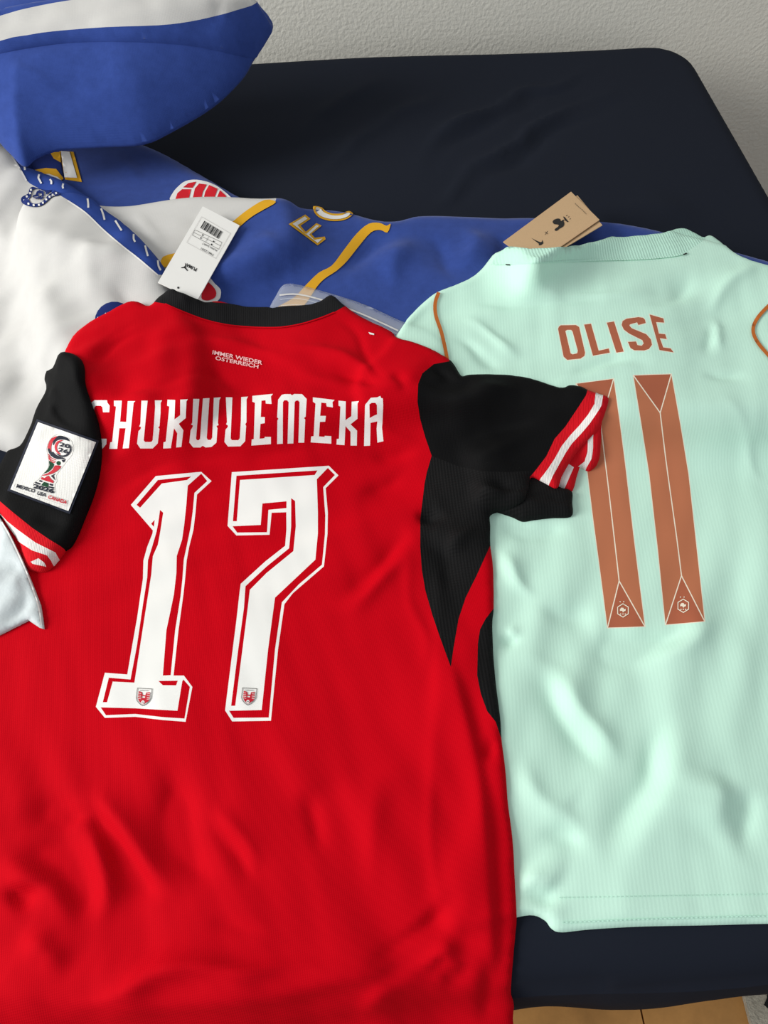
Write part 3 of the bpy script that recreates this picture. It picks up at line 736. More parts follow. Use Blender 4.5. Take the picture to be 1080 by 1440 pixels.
cc = [(376, 1270), (611, 1252)]
for n_, (b, ls, tr) in enumerate(zip((b1, b2), lines, tri)):
    for q in ls: PR.append(('line', 'cream', ribbon(sn(q), 1.5), None, 'D%d' % n_))
    for q in tr: PR.append(('triangle', 'rust2', sn(q), None, 'D%d' % n_))
    PR.append(('digit_face', 'rust', b, None, 'D%d' % n_))
    PR.append(('digit', 'cream', grow(b, 1.0), 'rust digit 1 with cream lines', None, 'D%d' % n_))
coll = [(696, 362), (706, 352), (720, 343), (790, 343), (880, 328), (957, 314), (978, 322), (993, 334), (984, 342), (966, 354), (945, 359), (900, 363), (830, 365), (770, 368), (715, 371), (690, 373)]
mk = skin(LMI, 0.0044, ms, PR + [('collar', 'mint_rib', coll, 'ribbed mint collar'),
                      ('sleeve', 'mint', [(615, 405), (612, 425), (614, 445), (621, 470), (628, 500), (632, 530), (520, 640), (480, 540), (540, 470), (600, 410)]),
                      ('sleeve', 'mint', [(1085, 425), (1066, 446), (1059, 464), (1066, 482), (1085, 506), (1150, 560), (1200, 660), (1400, 700), (1400, 500), (1150, 360)])], ('back_panel', 'mint'))['key']
decal('piping', [ribbon([(617, 411), (612, 426), (613, 444), (621, 468), (628, 500), (630, 520)], 5)], T6, 'piping', ms, 0.0020)
decal('piping', [ribbon([(1128, 396), (1104, 410), (1086, 425), (1066, 446), (1059, 464), (1066, 482), (1086, 506), (1120, 550), (1160, 606)], 5)], T6, 'piping', ms, 0.0020)
decal('neck_seam', [ribbon([(696, 371), (715, 371), (770, 369), (830, 366), (900, 364), (945, 360), (966, 355)], 2.2)], T6, 'mint_rib', ms, 0.0012)
decal('thread', [ribbon([(711, 372), (717, 372.5)], 1.8)], T6, 'ink', ms, 0.0018)
decal('thread', [ribbon([(961, 358), (966, 356)], 1.8)], T6, 'ink', ms, 0.0018)
for k in range(50):
    x = 786 + k * 6.0; y = 1262 - 5 * (k / 49)
    decal('hem_stitch', [[(x, y - .5), (x + 3.6, y - .6), (x + 3.6, y + .5), (x, y + .6)]], T6, 'mint_rib', ms, 0.0009, step=8)
decal('hem_edge', [ribbon([(792, 1297), (830, 1296), (900, 1293), (1000, 1290), (1090, 1288)], 1.6)], T6, 'mint_rib', ms, 0.0009)
for n_, (cx, cy) in enumerate(cc):
    dg = mk['D%d' % n_]
    hx = [(cx + 26 * math.sin(R_(60 * i)) + 1, cy - 28 * math.cos(R_(60 * i))) for i in range(6)]
    hi_ = [(cx + 22 * math.sin(R_(60 * i)) + 1, cy - 24 * math.cos(R_(60 * i))) for i in range(6)]
    decal('crest', [sn(hx), sn(hi_)], T6, 'cream', dg, 0.0005, step=3)
    decal('crest', [sn([(cx - 11, cy + 3), (cx - 11, cy - 5), (cx - 5, cy - 11), (cx + 3, cy - 10), (cx + 5, cy - 5), (cx + 12, cy - 6), (cx + 11, cy + 2), (cx + 4, cy + 4), (cx + 1, cy + 9), (cx - 1, cy + 3), (cx - 7, cy + 1)])], T6, 'cream', dg, 0.0005, step=3)
    for k in (-8, 1, 10): decal('crest', [sn(circ(cx + k, cy + 14, 2.6, 8))], T6, 'cream', dg, 0.0005)
    for k in (-10, 4): decal('crest_star', [sn([(cx + k + (3.6 if i % 2 == 0 else 1.6) * math.sin(R_(36 * i)), cy - 34 - (3.6 if i % 2 == 0 else 1.6) * math.cos(R_(36 * i))) for i in range(10)])], T6, 'cream', dg, 0.0005)

#PART3
# ================================================================== white hang tag (under the red collar)
wt, wp = card('hang_tag', [(285, 290), (337, 317), (277, 423), (222, 397)], np.maximum(H6, H4), 'card', 'white cardboard hang tag with barcode and PUMA print at the red collar', 'tag', thick=0.0012, lift=0.003)
s12 = lambda p: Z(250, 290, 12.0, p)
fr = s12([(400, 172), (890, 455), (640, 885), (145, 610)])
decal('label_frame', [fr, grow(fr, -0.5)], wp, 'lgrey', wt, 0.0004, step=20)
p0, p1 = np.array(s12([(450, 245)])[0]), np.array(s12([(775, 440)])[0]); bd_ = np.array(s12([(378, 365)])[0]) - p0
x = 0.0
for wd in [3, 1, 2, 1, 4, 2, 1, 3, 1, 1, 2, 4, 1, 2, 1, 3, 2, 1, 1, 4, 2, 1, 3, 1, 2]:
    if x > 0.97: break
    a = p0 + (p1 - p0) * x; b = p0 + (p1 - p0) * min(1, x + wd * 0.0125)
    decal('barcode_bar', [[a, b, b + bd_, a + bd_]], wp, 'ink', wt, 0.0004, step=20); x += wd * 0.0125 + 0.02
for q in ([(285, 395), (745, 610)], [(268, 440), (722, 668)], [(248, 488), (690, 725)], [(285, 395), (248, 488)], [(745, 610), (690, 725)], [(518, 520), (468, 600)]):
    decal('table_line', [ribbon(s12(q), 0.5)], wp, 'grey', wt, 0.0004, step=20)
for x_, y_ in ((420, 485), (605, 592), (390, 535), (572, 642)): decal('size_mark', [s12(circ(x_, y_, 13, 8))], wp, 'ink', wt, 0.0004)
text('tag_text', '79812201', s12([(612, 808)])[0], (-17.6, -9.4), (-1.3, 2.6), wp, 'ink', wt, 0.0004)
text('tag_text', 'PUMA SHIRT', s12([(668, 735)])[0], (-20.5, -10.6), (-1.2, 2.3), wp, 'ink', wt, 0.0004)
text('tag_text', 'PUMA', s6([(522, 724)])[0], (-14.6, -7.4), (-1.9, 4.6), wp, 'ink', wt, 0.0004, offset=0.03)
decal('leaping_cat', [crom(s6([(405, 672), (420, 690), (412, 712), (432, 742), (425, 748), (400, 722), (375, 722), (368, 716), (398, 708), (408, 690)]), 2)], wp, 'ink', wt, 0.0004, step=3)
decal('punch_hole', [circ(250.6, 404.5, 1.5, 10)], wp, 'ink', wt, 0.0004)

# ================================================================== red shirt
rs = empty('red_shirt', (-0.1, 0.35, ZM), 'red football shirt with black sleeves, lettered CHUKWUEMEKA with number 17', 'shirt')
HT = over_card(np.maximum(H6, H4), [(285, 290), (337, 317), (277, 423), (222, 397)], wp)
# underside of the right sleeve and far side of its cuff, seen below the upper cuff
LU = layer(HT, [(690, 660), (740, 660), (768, 668), (785, 686), (803, 692), (804, 710), (803, 726), (775, 728), (750, 731), (735, 733), (721, 727), (700, 720), (685, 715), (660, 690)], 0.010, 0.012, strokes=[([(760, 690), (775, 705), (800, 700)], 0.004, -0.004), ([(700, 690), (730, 705), (770, 715)], 0.008, 0.004)])
skin(LU, 0.004, rs, [], ('sleeve_underside', 'mesh_black'))
LC = layer(HT, [(792, 640), (820, 600), (846, 582), (845, 600), (843, 630), (841, 650), (834, 659), (827, 662), (816, 658), (811, 670), (803, 692), (780, 686), (760, 676), (770, 650)], 0.008, 0.010)
skin(LC, 0.003, rs, [('cuff_stripe', 'rib_white', [(836, 598), (834, 615), (834, 630), (832, 645), (824, 659), (813, 656), (822, 649), (826, 636), (827, 612)]),
                     ('cuff_stripe', 'rib_white', [(796, 650), (807, 657), (797, 680), (793, 689), (780, 688), (786, 670)])], ('cuff_lining', 'rib_red'))
HU = np.maximum(LU.H, LC.H)
red_o = [(222, 423), (230, 415), (241, 407), (254, 413), (280, 423), (302, 434), (332, 438), (370, 438), (402, 432), (430, 430), (450, 425), (466, 416), (481, 428), (500, 442), (520, 453), (540, 462), (550, 468), (558, 476), (580, 482), (606, 492), (632, 507),
         (641, 518), (649, 530), (660, 528), (692, 527), (740, 532), (786, 546), (800, 543), (815, 544), (827, 550), (842, 555), (855, 561), (851, 580), (843, 600), (830, 615), (815, 631), (800, 652), (790, 670), (783, 686), (765, 678), (747, 671), (742, 690), (735, 705), (715, 716), (690, 724),
         (689, 745), (689, 768), (693, 800), (694, 855), (692, 880), (694, 930), (698, 970), (703, 1010), (705, 1040), (710, 1080), (714, 1130), (720, 1180), (724, 1250), (726, 1290), (722, 1340), (718, 1390), (717, 1432), (714, 1475), (600, 1478), (400, 1480), (200, 1482), (0, 1485), (-150, 1480), (-220, 1440),
         (-190, 1250), (-130, 1050), (-70, 900), (-20, 780), (30, 680), (70, 600), (85, 540), (91, 500), (97, 485), (106, 471), (130, 452), (160, 437), (180, 431), (196, 430), (208, 434), (214, 432)]
s7 = lambda p: Z(0, 900, 1.5, p)
LR = layer(HU, red_o, 0.005, 0.008, blur=0.034, wk=0.95, ak=1.6, an=[(0.045, 0.010, -62, 0.0013, sstep(0.30 - GY, 0, 0.12)), (0.04, 0.009, 18, 0.0007, sstep(GY, 0.22, 0.4)), (0.05, 0.008, 4, 0.0012, sstep(0.07 - GY, 0, 0.05)), (0.03, 0.006, -75, 0.0003, 1.0)], nz=[(0.04, 0.0012), (0.015, 0.0003)],
    strokes=[([(135, 690), (180, 662), (240, 640), (320, 632), (420, 640), (520, 640)], 0.012, -0.0055), ([(140, 660), (200, 642), (300, 634), (420, 633)], 0.010, 0.0025), ([(150, 700), (200, 665), (280, 650), (330, 652)], 0.012, 0.003),
             ([(470, 838), (520, 800), (560, 780), (600, 765)], 0.011, -0.005), ([(480, 860), (530, 815), (590, 785)], 0.012, 0.004), ([(500, 700), (560, 680), (600, 650)], 0.010, -0.003),
             ([(530, 600), (560, 620), (600, 625)], 0.009, 0.003), ([(530, 640), (560, 642), (600, 635)], 0.009, -0.004),
             ([(120, 520), (150, 545), (200, 545), (260, 530)], 0.012, -0.004), ([(125, 515), (160, 490), (205, 470)], 0.009, -0.003), ([(220, 470), (280, 475), (350, 490), (430, 520)], 0.010, 0.003), ([(200, 545), (280, 515), (330, 540), (400, 560)], 0.012, -0.003),
             ([(440, 520), (500, 530), (560, 555)], 0.010, -0.004), ([(400, 490), (470, 500), (540, 535)], 0.010, 0.004), ([(560, 520), (575, 545), (570, 565)], 0.008, -0.004),
             # skirt of the shirt
             (s7([(180, 340), (210, 420), (270, 500), (330, 580)]), 0.013, -0.006), (s7([(200, 300), (250, 400), (320, 500), (370, 580)]), 0.012, 0.005),
             (s7([(330, 250), (360, 380), (390, 480), (450, 560)]), 0.014, -0.005), (s7([(430, 360), (470, 440), (520, 510), (550, 550)]), 0.011, -0.004), (s7([(450, 350), (500, 430), (550, 520)]), 0.011, 0.004),
             (s7([(100, 300), (140, 380), (200, 400)]), 0.013, -0.005), (s7([(60, 400), (90, 500), (160, 610)]), 0.014, -0.006), (s7([(20, 430), (60, 540), (120, 640)]), 0.013, 0.005), (s7([(0, 580), (30, 560), (40, 530)]), 0.010, -0.005),
             (s7([(0, 650), (60, 670), (140, 700)]), 0.012, 0.005), (s7([(180, 420), (190, 520), (175, 620)]), 0.012, 0.004),
             (s7([(640, 320), (670, 400), (690, 480)]), 0.013, -0.003), (s7([(760, 280), (790, 400), (770, 560)]), 0.016, 0.003),
             (s7([(440, 630), (520, 635), (600, 632)]), 0.009, -0.003),
             (s7([(100, 760), (300, 745), (500, 725), (640, 690), (760, 690)]), 0.012, 0.010), (s7([(860, 640), (780, 705), (700, 722), (560, 757), (350, 774), (150, 787), (0, 792)]), 0.024, 0.0048, 1),
             (s7([(760, 700), (820, 650), (900, 600), (980, 560)]), 0.012, -0.006), (s7([(780, 690), (840, 630), (900, 580), (960, 550)]), 0.011, 0.004), (s7([(880, 700), (915, 690), (935, 665), (950, 690), (990, 680)]), 0.009, 0.007), (s7([(890, 720), (920, 705), (940, 685), (960, 705), (1010, 680)]), 0.008, -0.006),
             (s7([(760, 760), (800, 730), (870, 720), (960, 740)]), 0.010, 0.005), (s7([(60, 790), (150, 775), (300, 765)]), 0.008, -0.004),
             ([(462, 446), (500, 480), (520, 510), (550, 540), (587, 563)], 0.003, -0.0016), ([(210, 447), (175, 470), (140, 490), (121, 514)], 0.003, -0.0016),
             # side fold
             ([(626, 905), (634, 938), (645, 975), (657, 1020), (670, 1080), (680, 1150), (686, 1220), (690, 1300), (694, 1380), (697, 1440)], 0.020, 0.0038, 1),
             ([(585, 760), (580, 850), (595, 920), (600, 1000)], 0.012, 0.003), ([(700, 1040), (690, 1060), (678, 1070)], 0.006, -0.004), ([(690, 1330), (694, 1380), (690, 1430)], 0.006, -0.003),
             # right sleeve
             ([(588, 530), (610, 545), (650, 540), (680, 528)], 0.009, -0.005), ([(600, 515), (620, 525), (640, 545)], 0.006, -0.004), ([(590, 575), (640, 570), (700, 545), (740, 540)], 0.012, 0.005), ([(610, 630), (680, 600), (740, 580), (790, 560)], 0.014, -0.003),
             ([(640, 645), (700, 625), (760, 600)], 0.016, 0.006), ([(690, 670), (720, 690), (745, 680)], 0.010, -0.005), ([(660, 680), (700, 700), (725, 705)], 0.009, 0.005), ([(595, 728), (615, 725), (635, 715)], 0.006, -0.004),
             ([(655, 745), (635, 770), (632, 810), (630, 850)], 0.010, -0.004), ([(675, 735), (650, 760), (640, 790)], 0.008, 0.004)])
T7 = LR.top; H7 = LR.H
collar = [(214, 424), (225, 404), (241, 398), (300, 425), (370, 430), (430, 422), (466, 406), (486, 430), (468, 440), (450, 447), (420, 456), (385, 460.5), (330, 458), (290, 450), (255, 437), (232, 427)]
sl_seam = [(632, 500), (632, 508), (610, 512), (594, 525), (588, 540), (587, 565), (591, 590), (598, 615), (607, 641)]
gus_seam = [(607, 641), (615, 660), (628, 680), (640, 697), (655, 712), (672, 722), (690, 727)]
cuff_all = [(827, 545), (824, 556), (815, 570), (795, 600), (780, 617), (768, 642), (757, 657), (745, 671), (760, 690), (790, 692), (815, 640), (850, 602), (862, 560), (845, 545)]
stripe = [(838, 548), (836, 568), (827, 583), (815, 598), (802, 612), (790, 627), (780, 645), (770, 660), (757, 677), (768, 690), (778, 668), (787, 652), (796, 636), (804, 624), (818, 609), (829, 596), (840, 580), (846, 570), (849, 550)]
za = lambda p: Z(120, 540, 4.909, p)
zb2 = lambda p: Z(330, 540, 4.909, p)
LET = [
 ('C', za, [[(40, 130), (62, 112), (150, 112), (152, 128), (168, 150), (165, 195), (122, 195), (118, 160), (105, 150), (72, 150), (62, 162), (50, 370), (62, 388), (100, 390), (112, 378), (147, 378), (145, 415), (120, 445), (40, 445), (15, 415), (30, 160)]]),
 ('H', za, [[(197, 115), (252, 115), (240, 260), (282, 262), (293, 118), (345, 118), (333, 130), (322, 240), (300, 443), (258, 445), (278, 305), (235, 305), (220, 448), (165, 447), (172, 403), (185, 400), (212, 155), (198, 152)]]),
 ('U', za, [[(387, 115), (430, 115), (415, 260), (403, 388), (412, 400), (455, 400), (465, 388), (475, 260), (482, 160), (480, 113), (530, 113), (520, 130), (519, 200), (512, 290), (503, 300), (512, 310), (500, 410), (465, 445), (380, 445), (357, 412), (367, 325), (382, 310), (385, 297), (372, 293), (380, 275)]]),
 ('K', za, [[(567, 108), (620, 110), (615, 245), (655, 215), (655, 108), (708, 105), (698, 120), (693, 235), (645, 275), (677, 320), (663, 435), (627, 438), (635, 340), (612, 305), (590, 443), (537, 445), (540, 402), (555, 398), (580, 155), (565, 150)]]),
 ('W', za, [[(745, 103), (787, 103), (764, 378), (772, 388), (783, 388), (792, 378), (812, 100), (857, 97), (838, 372), (846, 386), (866, 386), (876, 370), (887, 95), (935, 92), (925, 110), (915, 270), (920, 283), (905, 290), (912, 305), (905, 405), (870, 435), (830, 438), (810, 426), (795, 438), (745, 438), (718, 405), (727, 320), (742, 295), (742, 285), (730, 280), (738, 268)]]),
 ('U', za, [[(970, 92), (1015, 92), (1008, 250), (1003, 375), (1011, 388), (1056, 388), (1066, 375), (1074, 250), (1076, 90), (1123, 87), (1113, 105), (1112, 265), (1104, 277), (1110, 290), (1103, 395), (1070, 430), (985, 432), (960, 400), (968, 315), (984, 296), (984, 286), (972, 278), (978, 262)]]),
 ('E', zb2, [[(122, 82), (265, 68), (250, 85), (255, 138), (215, 135), (213, 112), (185, 115), (180, 228), (208, 228), (208, 270), (178, 275), (172, 378), (205, 375), (208, 365), (250, 365), (250, 415), (115, 425), (118, 383), (132, 380), (140, 130), (122, 122)]]),
 ('M', zb2, [[(300, 108), (325, 75), (345, 70), (385, 70), (397, 78), (410, 69), (465, 70), (497, 103), (490, 225), (478, 235), (487, 245), (480, 405), (440, 405), (448, 125), (438, 113), (422, 115), (414, 125), (405, 410), (365, 412), (373, 125), (362, 112), (342, 112), (333, 125), (332, 412), (293, 415), (295, 250), (303, 240), (293, 230)]]),
 ('E', zb2, [[(540, 92), (690, 110), (675, 125), (678, 162), (635, 155), (632, 132), (598, 128), (590, 220), (630, 220), (625, 260), (588, 262), (582, 362), (620, 365), (622, 358), (667, 360), (667, 412), (525, 403), (528, 362), (545, 360), (558, 135), (540, 122)]]),
 ('K', zb2, [[(717, 115), (767, 120), (765, 250), (805, 222), (808, 122), (858, 118), (848, 135), (848, 240), (800, 278), (845, 322), (843, 425), (800, 425), (800, 330), (765, 290), (758, 422), (703, 418), (705, 380), (720, 378), (730, 155), (717, 150)]]),
 ('A', zb2, [[(900, 145), (940, 95), (985, 92), (1005, 82), (1012, 97), (1023, 100), (1025, 150), (1020, 270), (1017, 300), (1027, 395), (985, 405), (980, 310), (985, 258), (938, 268), (935, 425), (893, 428)], [(930, 140), (945, 130), (972, 130), (982, 145), (983, 210), (960, 220), (932, 235)]])]
one = [[(184, 710), (219, 669.5), (283, 663.5), (297.5, 676.5), (277, 695.5), (275, 720), (272, 745), (266, 769), (262.5, 788), (260.5, 812), (258, 835), (251, 886), (244, 950), (258.6, 950), (270.5, 966), (261, 1015), (229, 1012.5), (190, 1008), (147.5, 1009.5), (134.8, 994), (147.5, 946), (179, 948.5), (185, 913), (193, 868), (197, 840), (201, 814), (201.7, 788), (207, 769), (214.5, 750), (215, 746)],
       [(192, 710), (222, 675), (269, 670), (263, 675), (227.5, 680), (197, 714)],
       [(264, 683), (283, 666), (291.5, 676.5), (273.5, 693), (271, 720), (268, 742), (262.6, 768), (258.5, 787), (256.5, 815), (254, 838), (246.4, 886), (240, 949.5), (229, 950), (234, 886), (240, 858), (244.5, 836), (248, 806), (248.5, 782), (256, 759), (259, 738), (262, 710)],
       [(225, 717), (229.5, 721), (225, 750), (222, 766), (215, 782), (212.7, 808), (208, 838), (200.5, 886), (189, 960), (158.5, 958.5), (150.5, 987.5), (144.5, 987.5), (153, 953), (183.5, 955.5), (192.5, 908), (201, 850), (207, 812), (208, 788), (214.3, 767.5), (220, 748), (222.5, 735)],
       [(212.5, 736.5), (217.5, 731), (216.5, 741)], [(222.7, 957.6), (250, 957.2), (247.7, 963.8), (229, 963.6)],
       [(258, 955.5), (267, 966), (259.5, 1010.5), (229, 1008.5), (190, 1004), (149, 1005.8), (141.5, 994.7), (190, 996), (249.5, 999.5), (256.3, 958)]]
seven = [[(326, 664), (462.5, 655), (476, 668.5), (458, 686.5), (461, 721), (460.5, 751), (455.5, 796.5), (412, 834), (400, 849.5), (391, 913), (381, 1013.5), (326.5, 1014.5), (316.5, 999), (325.5, 927), (332.5, 872), (337, 832), (338.5, 821), (373, 789.5), (401, 767.5), (402.8, 744), (402.6, 720.3), (382, 721), (379, 752), (332.5, 753), (320, 739.5)],
         [(332.5, 669), (446.5, 661.5), (442.5, 668), (337.5, 675), (333, 733), (327.5, 733)],
         [(445.5, 674), (461, 658), (471, 668), (454.5, 685), (457.5, 725), (457, 751), (452.8, 794), (420, 822), (396.4, 847), (386.8, 913), (378, 1009), (328.5, 1009.5), (322, 999.5), (368, 998.5), (377, 913), (386.7, 840.5), (443.5, 787), (447, 750), (447, 720)],
         [(409.5, 700.5), (415, 704.5), (416, 740), (412.5, 775), (374.5, 806), (351.3, 829.5), (349, 850), (341, 913), (330.8, 992.5), (325, 992.5), (335, 913), (343, 855), (345.2, 824.3), (374.5, 797), (406.5, 771), (409.4, 740)],
         [(369, 708), (402.9, 704.9), (402.9, 714.5), (377.5, 717), (375.5, 748.5), (333.5, 749), (327, 740), (366.6, 738.2)]]
PRR = [('letter', 'hprint', tuple(fn(r) for r in rg), 'white letter ' + ch) for ch, fn, rg in LET]
PRR += [('digit', 'hprint', tuple(one), 'white outlined digit 1', None, 'N1'), ('digit', 'hprint', tuple(seven), 'white outlined digit 7', None, 'N7')]
rk = skin(LR, 0.0042, rs, PRR + [
    ('collar', 'black_rib', collar, 'black ribbed collar'),
    ('cuff_stripe', 'rib_white', stripe), ('cuff', 'rib_red', cuff_all, 'red ribbed cuff with white stripe'),
    ('underarm_gusset', 'mesh_black', gus_seam + [(700, 740), (760, 700), (752, 672), (745, 662), (715, 664), (680, 663), (645, 656)]),
    ('sleeve', 'black', sl_seam + [(645, 656), (680, 663), (715, 664), (748, 668), (768, 642), (840, 540), (780, 520), (650, 510)], 'black sleeve'),
    ('side_panel', 'mesh_black', gus_seam[::-1] + [(600, 665), (597, 680), (591, 730), (591, 770), (593, 800), (598, 830), (608, 865), (620, 900), (634, 938), (638, 910), (645, 870), (655, 840), (670, 810), (689, 768), (700, 760)], 'black mesh side panel'),
    ('side_panel', 'mesh_black', [(700, 850), (693, 857), (683, 870), (675, 885), (672, 905), (671, 950), (676, 975), (685, 1000), (697, 1015), (704, 1036), (715, 1040), (712, 900)], 'black mesh side panel')],
    ('back_panel', 'red'))['key']
decal('neck_seam', [ribbon([(232, 427), (255, 437), (290, 450), (330, 458), (385, 460.5), (420, 456), (450, 447), (470, 439)], 1.6)], T7, 'red', rs, 0.0012)
decal('logo_trace', [[(518, 467), (526, 469), (526, 471), (520, 470)]], T7, 'hprint', rs, 0.001)
text('slogan', 'IMMER WIEDER', (298.5, 498), (70, 15), (0.8, -5.6), T7, 'pink', rs, 0.0010, offset=0.02, label='white slogan text')
text('slogan', 'OSTERREICH', (302.5, 505.8), (60.5, 12.6), (0.8, -5.4), T7, 'pink', rs, 0.0010, offset=0.02, label='white slogan text')
digs = [rk['N1'], rk['N7']]
def crest(o, x0, y0, sc):
    q = lambda p: [(x0 + (a - 400) / 18.0 * sc, y0 + (b - 120) / 18.0 * sc) for a, b in p]
    sh = [(410, 125), (795, 148), (775, 390), (720, 480), (640, 550), (545, 590), (470, 540), (400, 460), (378, 380)]
    decal('crest', [q(sh), q(grow(sh, -17))], T7, 'grey', o, 0.0005, step=3)
    decal('crest', [q([(450, 210), (535, 240), (545, 310), (620, 315), (635, 250), (735, 235), (725, 400), (690, 470), (560, 545), (470, 480), (425, 390)]), q([(530, 335), (612, 345), (605, 385), (525, 378)])], T7, 'crest_red', o, 0.0005, step=3)
    for yy in (255, 300, 345, 390):
        decal('crest', [q([(430, yy), (510, yy + 12), (510, yy + 22), (430, yy + 12)])], T7, 'hprint', o, 0.0007, step=4)
        decal('crest', [q([(735, yy + 10), (655, yy + 22), (655, yy + 32), (735, yy + 22)])], T7, 'hprint', o, 0.0007, step=4)
    decal('crest', [q(circ(555, 488, 42, 10))], T7, 'hprint', o, 0.0007, step=4)
    decal('crest', [q(circ(555, 488, 15, 6))], T7, 'ink', o, 0.0009, step=4)
    decal('crest', [q([(480, 180), (700, 192), (700, 205), (480, 195)])], T7, 'grey', o, 0.0006, step=4)
crest(digs[0], 192.3, 966.8, 1.0); crest(digs[1], 340.3, 966.5, 0.97)

# ------------------------------------------------------------------ left sleeve, folded over the back
sl_o = [(91, 498), (84, 503), (81, 514), (78, 524), (70, 531), (67, 541), (70, 552), (69, 563), (63, 573), (54, 584), (46, 600), (37, 618), (31, 630), (20, 641), (8, 654), (-10, 675), (-40, 690), (-30, 700), (0, 724), (15, 745), (28, 765), (38, 797), (52, 804), (66, 803), (75, 796), (82, 788), (89, 780),
        (93, 774), (101, 768), (110, 752), (121, 725), (132, 697), (140, 667), (143, 640), (142, 615), (137, 590), (128, 565), (120, 540), (119, 520), (116, 509), (106, 501)]
s54 = lambda p: Z(0, 460, 5.5385, p)
LS = layer(H7, sl_o, 0.013, 0.014, blur=0.02, nz=[(0.02, 0.0006)],
    strokes=[(s54([(400, 400), (470, 480), (530, 530)]), 0.009, 0.005), (s54([(420, 460), (480, 540), (560, 590), (640, 650)]), 0.008, -0.006), (s54([(400, 580), (440, 560), (430, 510)]), 0.006, 0.005),
             (s54([(350, 640), (450, 600), (540, 640), (680, 760)]), 0.010, 0.005), (s54([(400, 690), (520, 700), (640, 770)]), 0.007, -0.004), (s54([(640, 680), (690, 740), (740, 790)]), 0.006, -0.004),
             ([(40, 720), (70, 735), (95, 745)], 0.008, -0.003)])
T8 = LS.top; H8 = LS.H
cu_top = [(-40, 670), (0, 705), (20, 722), (45, 742), (70, 759), (85, 768), (95, 776)]
skin(LS, 0.004, rs, [('cuff_lining', 'rib_white', [(43, 790), (54, 785), (62, 791), (65, 797), (46, 793)]),
    ('cuff_stripe', 'rib_white', [(-40, 690), (0, 722), (10, 733), (25, 745), (50, 763), (70, 773), (78, 777), (84, 788), (76, 798), (72, 789), (66, 781), (45, 774), (28, 763), (12, 749), (0, 740), (-40, 715)]),
    ('cuff', 'rib_red', cu_top + [(92, 786), (80, 800), (60, 812), (30, 805), (10, 770), (-40, 730)])], ('sleeve', 'black', None, 'black sleeve folded over the shirt'))
# patch
s72 = lambda p: Z(0, 580, 7.2, p)
po = [(378, 85), (985, 290), (1000, 310), (720, 1015), (690, 1025), (95, 790), (88, 770), (355, 95)]
pi_ = [(385, 98), (972, 302), (692, 998), (105, 778)]
po = grow(pi_, 24)
pt = decal('patch', [s72(po)], T8, 'navyink', rs, 0.0014, label='white sleeve patch with trophy emblem and navy border')
decal('patch_ground', [s72(pi_)], T8, 'patch', pt, 0.0019)
k15 = lambda p: Z(50, 600, 15.43, p)
def emb(rings, mat, off=0.0024): return decal('emblem', [k15(r) for r in rings], T8, mat, pt, off, step=3)
sil = [(500, 160), (600, 180), (720, 240), (790, 330), (825, 470), (790, 620), (690, 740), (560, 910), (450, 1060), (470, 1180), (420, 1260), (430, 1420), (300, 1440), (-20, 1330), (-50, 1220), (60, 1140), (140, 1040), (270, 880), (260, 640), (230, 480), (290, 300), (400, 190)]
emb([crom(sil, 2), grow(crom(sil, 2), -10)], 'lgrey', 0.0022)
emb([crom([(480, 205), (350, 250), (275, 380), (262, 500), (330, 620), (390, 665), (345, 560), (340, 430), (380, 310)], 2)], 'crest_red')
emb([crom([(262, 500), (330, 630), (470, 705), (640, 690), (560, 660), (440, 610), (370, 540), (345, 560), (300, 470)], 2)], 'navyink', 0.0026)
emb([crom([(500, 195), (600, 205), (700, 250), (735, 315), (640, 285), (520, 280), (430, 320), (385, 410), (380, 330), (430, 250)], 2)], 'navyink')
emb([crom([(600, 290), (480, 310), (415, 400), (420, 500), (480, 580), (550, 605), (480, 520), (465, 430), (510, 340)], 2)], 'crest_red')
emb([crom([(760, 400), (775, 500), (720, 610), (610, 660), (500, 630), (440, 570), (540, 620), (650, 610), (730, 530)], 2)], 'navyink', 0.0027)
kk = 15.43
def ptext(s, O, U, V, mat, off=0.0028, bo=0.03): text('emblem_text', s, k15([O])[0], (U[0] / kk, U[1] / kk), (V[0] / kk, V[1] / kk), T8, mat, pt, off, offset=bo)
ptext('20', (500, 420), (235, 60), (25, -90), 'navyink'); ptext('26', (475, 535), (225, 55), (25, -90), 'navyink')
for a, b in (((270, 590), (440, 720)), ((275, 640), (430, 755)), ((285, 680), (420, 785))): emb([ribbon([a, ((a[0] + b[0]) / 2 - 20, (a[1] + b[1]) / 2 + 20), b], 18)], 'crest_red')
emb([circ(497, 790, 46, 12)], 'green'); emb([[(560, 725), (655, 700), (620, 770), (595, 775)]], 'navyink')
emb([crom([(295, 740), (400, 815), (350, 910), (270, 980), (170, 1015), (260, 930), (300, 830)], 2)], 'green')
emb([crom([(420, 840), (555, 860), (480, 950), (380, 1010), (230, 1055), (130, 1060), (260, 1010), (370, 930)], 2)], 'crest_red')
emb([[(440, 1010), (390, 1060), (430, 1170), (330, 1065)]], 'navyink')
emb([[(130, 1090), (190, 1115), (230, 1085), (280, 1060), (310, 1100), (340, 1140), (395, 1180), (380, 1225), (115, 1140)]], 'crest_red')
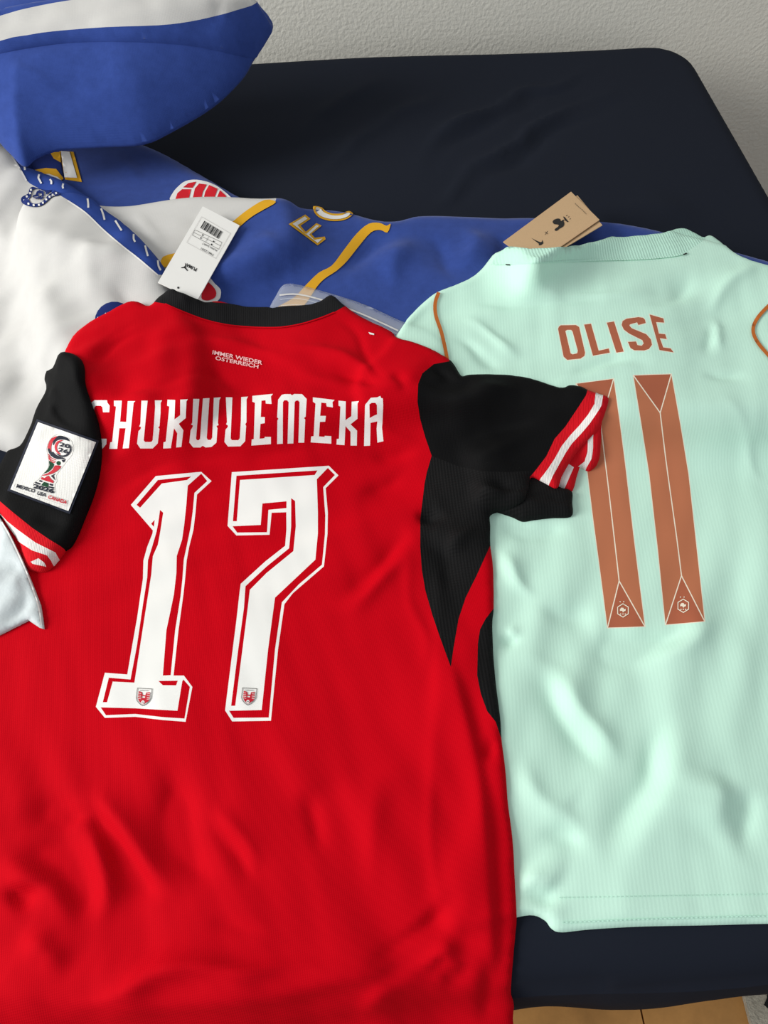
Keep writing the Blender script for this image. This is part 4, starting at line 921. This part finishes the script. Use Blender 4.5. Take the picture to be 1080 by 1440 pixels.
emb([[(90, 1155), (150, 1175), (130, 1205), (70, 1185)]], 'navyink'); emb([[(310, 1230), (380, 1250), (370, 1290), (300, 1265)]], 'navyink')
emb([[(180, 1195), (280, 1225), (275, 1320), (120, 1270)]], 'green'); emb([[(0, 1195), (110, 1230), (90, 1260), (-15, 1225)]], 'navyink'); emb([[(290, 1290), (400, 1315), (390, 1345), (285, 1320)]], 'navyink')
ptext('2026', (-60, 1330), (450, 120), (25, -95), 'navyink', bo=0.04)
def pt2(s, O, U, V, mat): text('emblem_text', s, s72([O])[0], (U[0] / 7.2, U[1] / 7.2), (V[0] / 7.2, V[1] / 7.2), T8, mat, pt, 0.0026, offset=0.035)
pt2('MEXICO', (162, 760), (185, 55), (13, -36), 'navyink'); pt2('USA', (370, 832), (92, 24), (13, -36), 'navyink'); pt2('CANADA', (482, 870), (190, 60), (13, -36), 'crest_red')
rb = [(150, 720), (690, 890), (670, 950), (130, 770)]
decal('emblem', [s72(rb), s72(grow(rb, -3))], T8, 'lgrey', pt, 0.0022)

# ================================================================== mailer bag
pb = empty('mailer_bag', (-0.37, 0.36, ZM + 0.02), 'white plastic mailer bag lying over the red shirt cuff', 'plastic bag')
bag_o = [(-160, 640), (-60, 680), (0, 728), (12, 747), (33, 789), (45, 819), (57, 850), (60, 868), (62, 884), (55, 882), (46, 876), (40, 872), (20, 882), (0, 892), (-80, 925), (-170, 950), (-230, 800)]
LBg = layer(H8, bag_o, 0.0032, 0.003, blur=0.014, nz=[(0.012, 0.0007), (0.005, 0.0004)], an=[(0.025, 0.0035, 75, 0.0011, 1.0), (0.015, 0.004, 20, 0.0006, 1.0)], edge=0.002, smooth=False,
    strokes=[([(8, 800), (16, 815), (20, 845)], 0.007, -0.007), ([(14, 800), (24, 815), (28, 840)], 0.006, 0.006), ([(40, 872), (47, 850), (44, 830)], 0.003, -0.003)])
bo = skin(LBg, 0.0035, pb, [], ('film', 'poly'))
decal('side_seam', [ribbon([(2, 734), (13, 753), (32, 793), (44, 823), (54, 853), (58, 880)], 2.0)], LBg.top, 'card', pb, 0.0006)
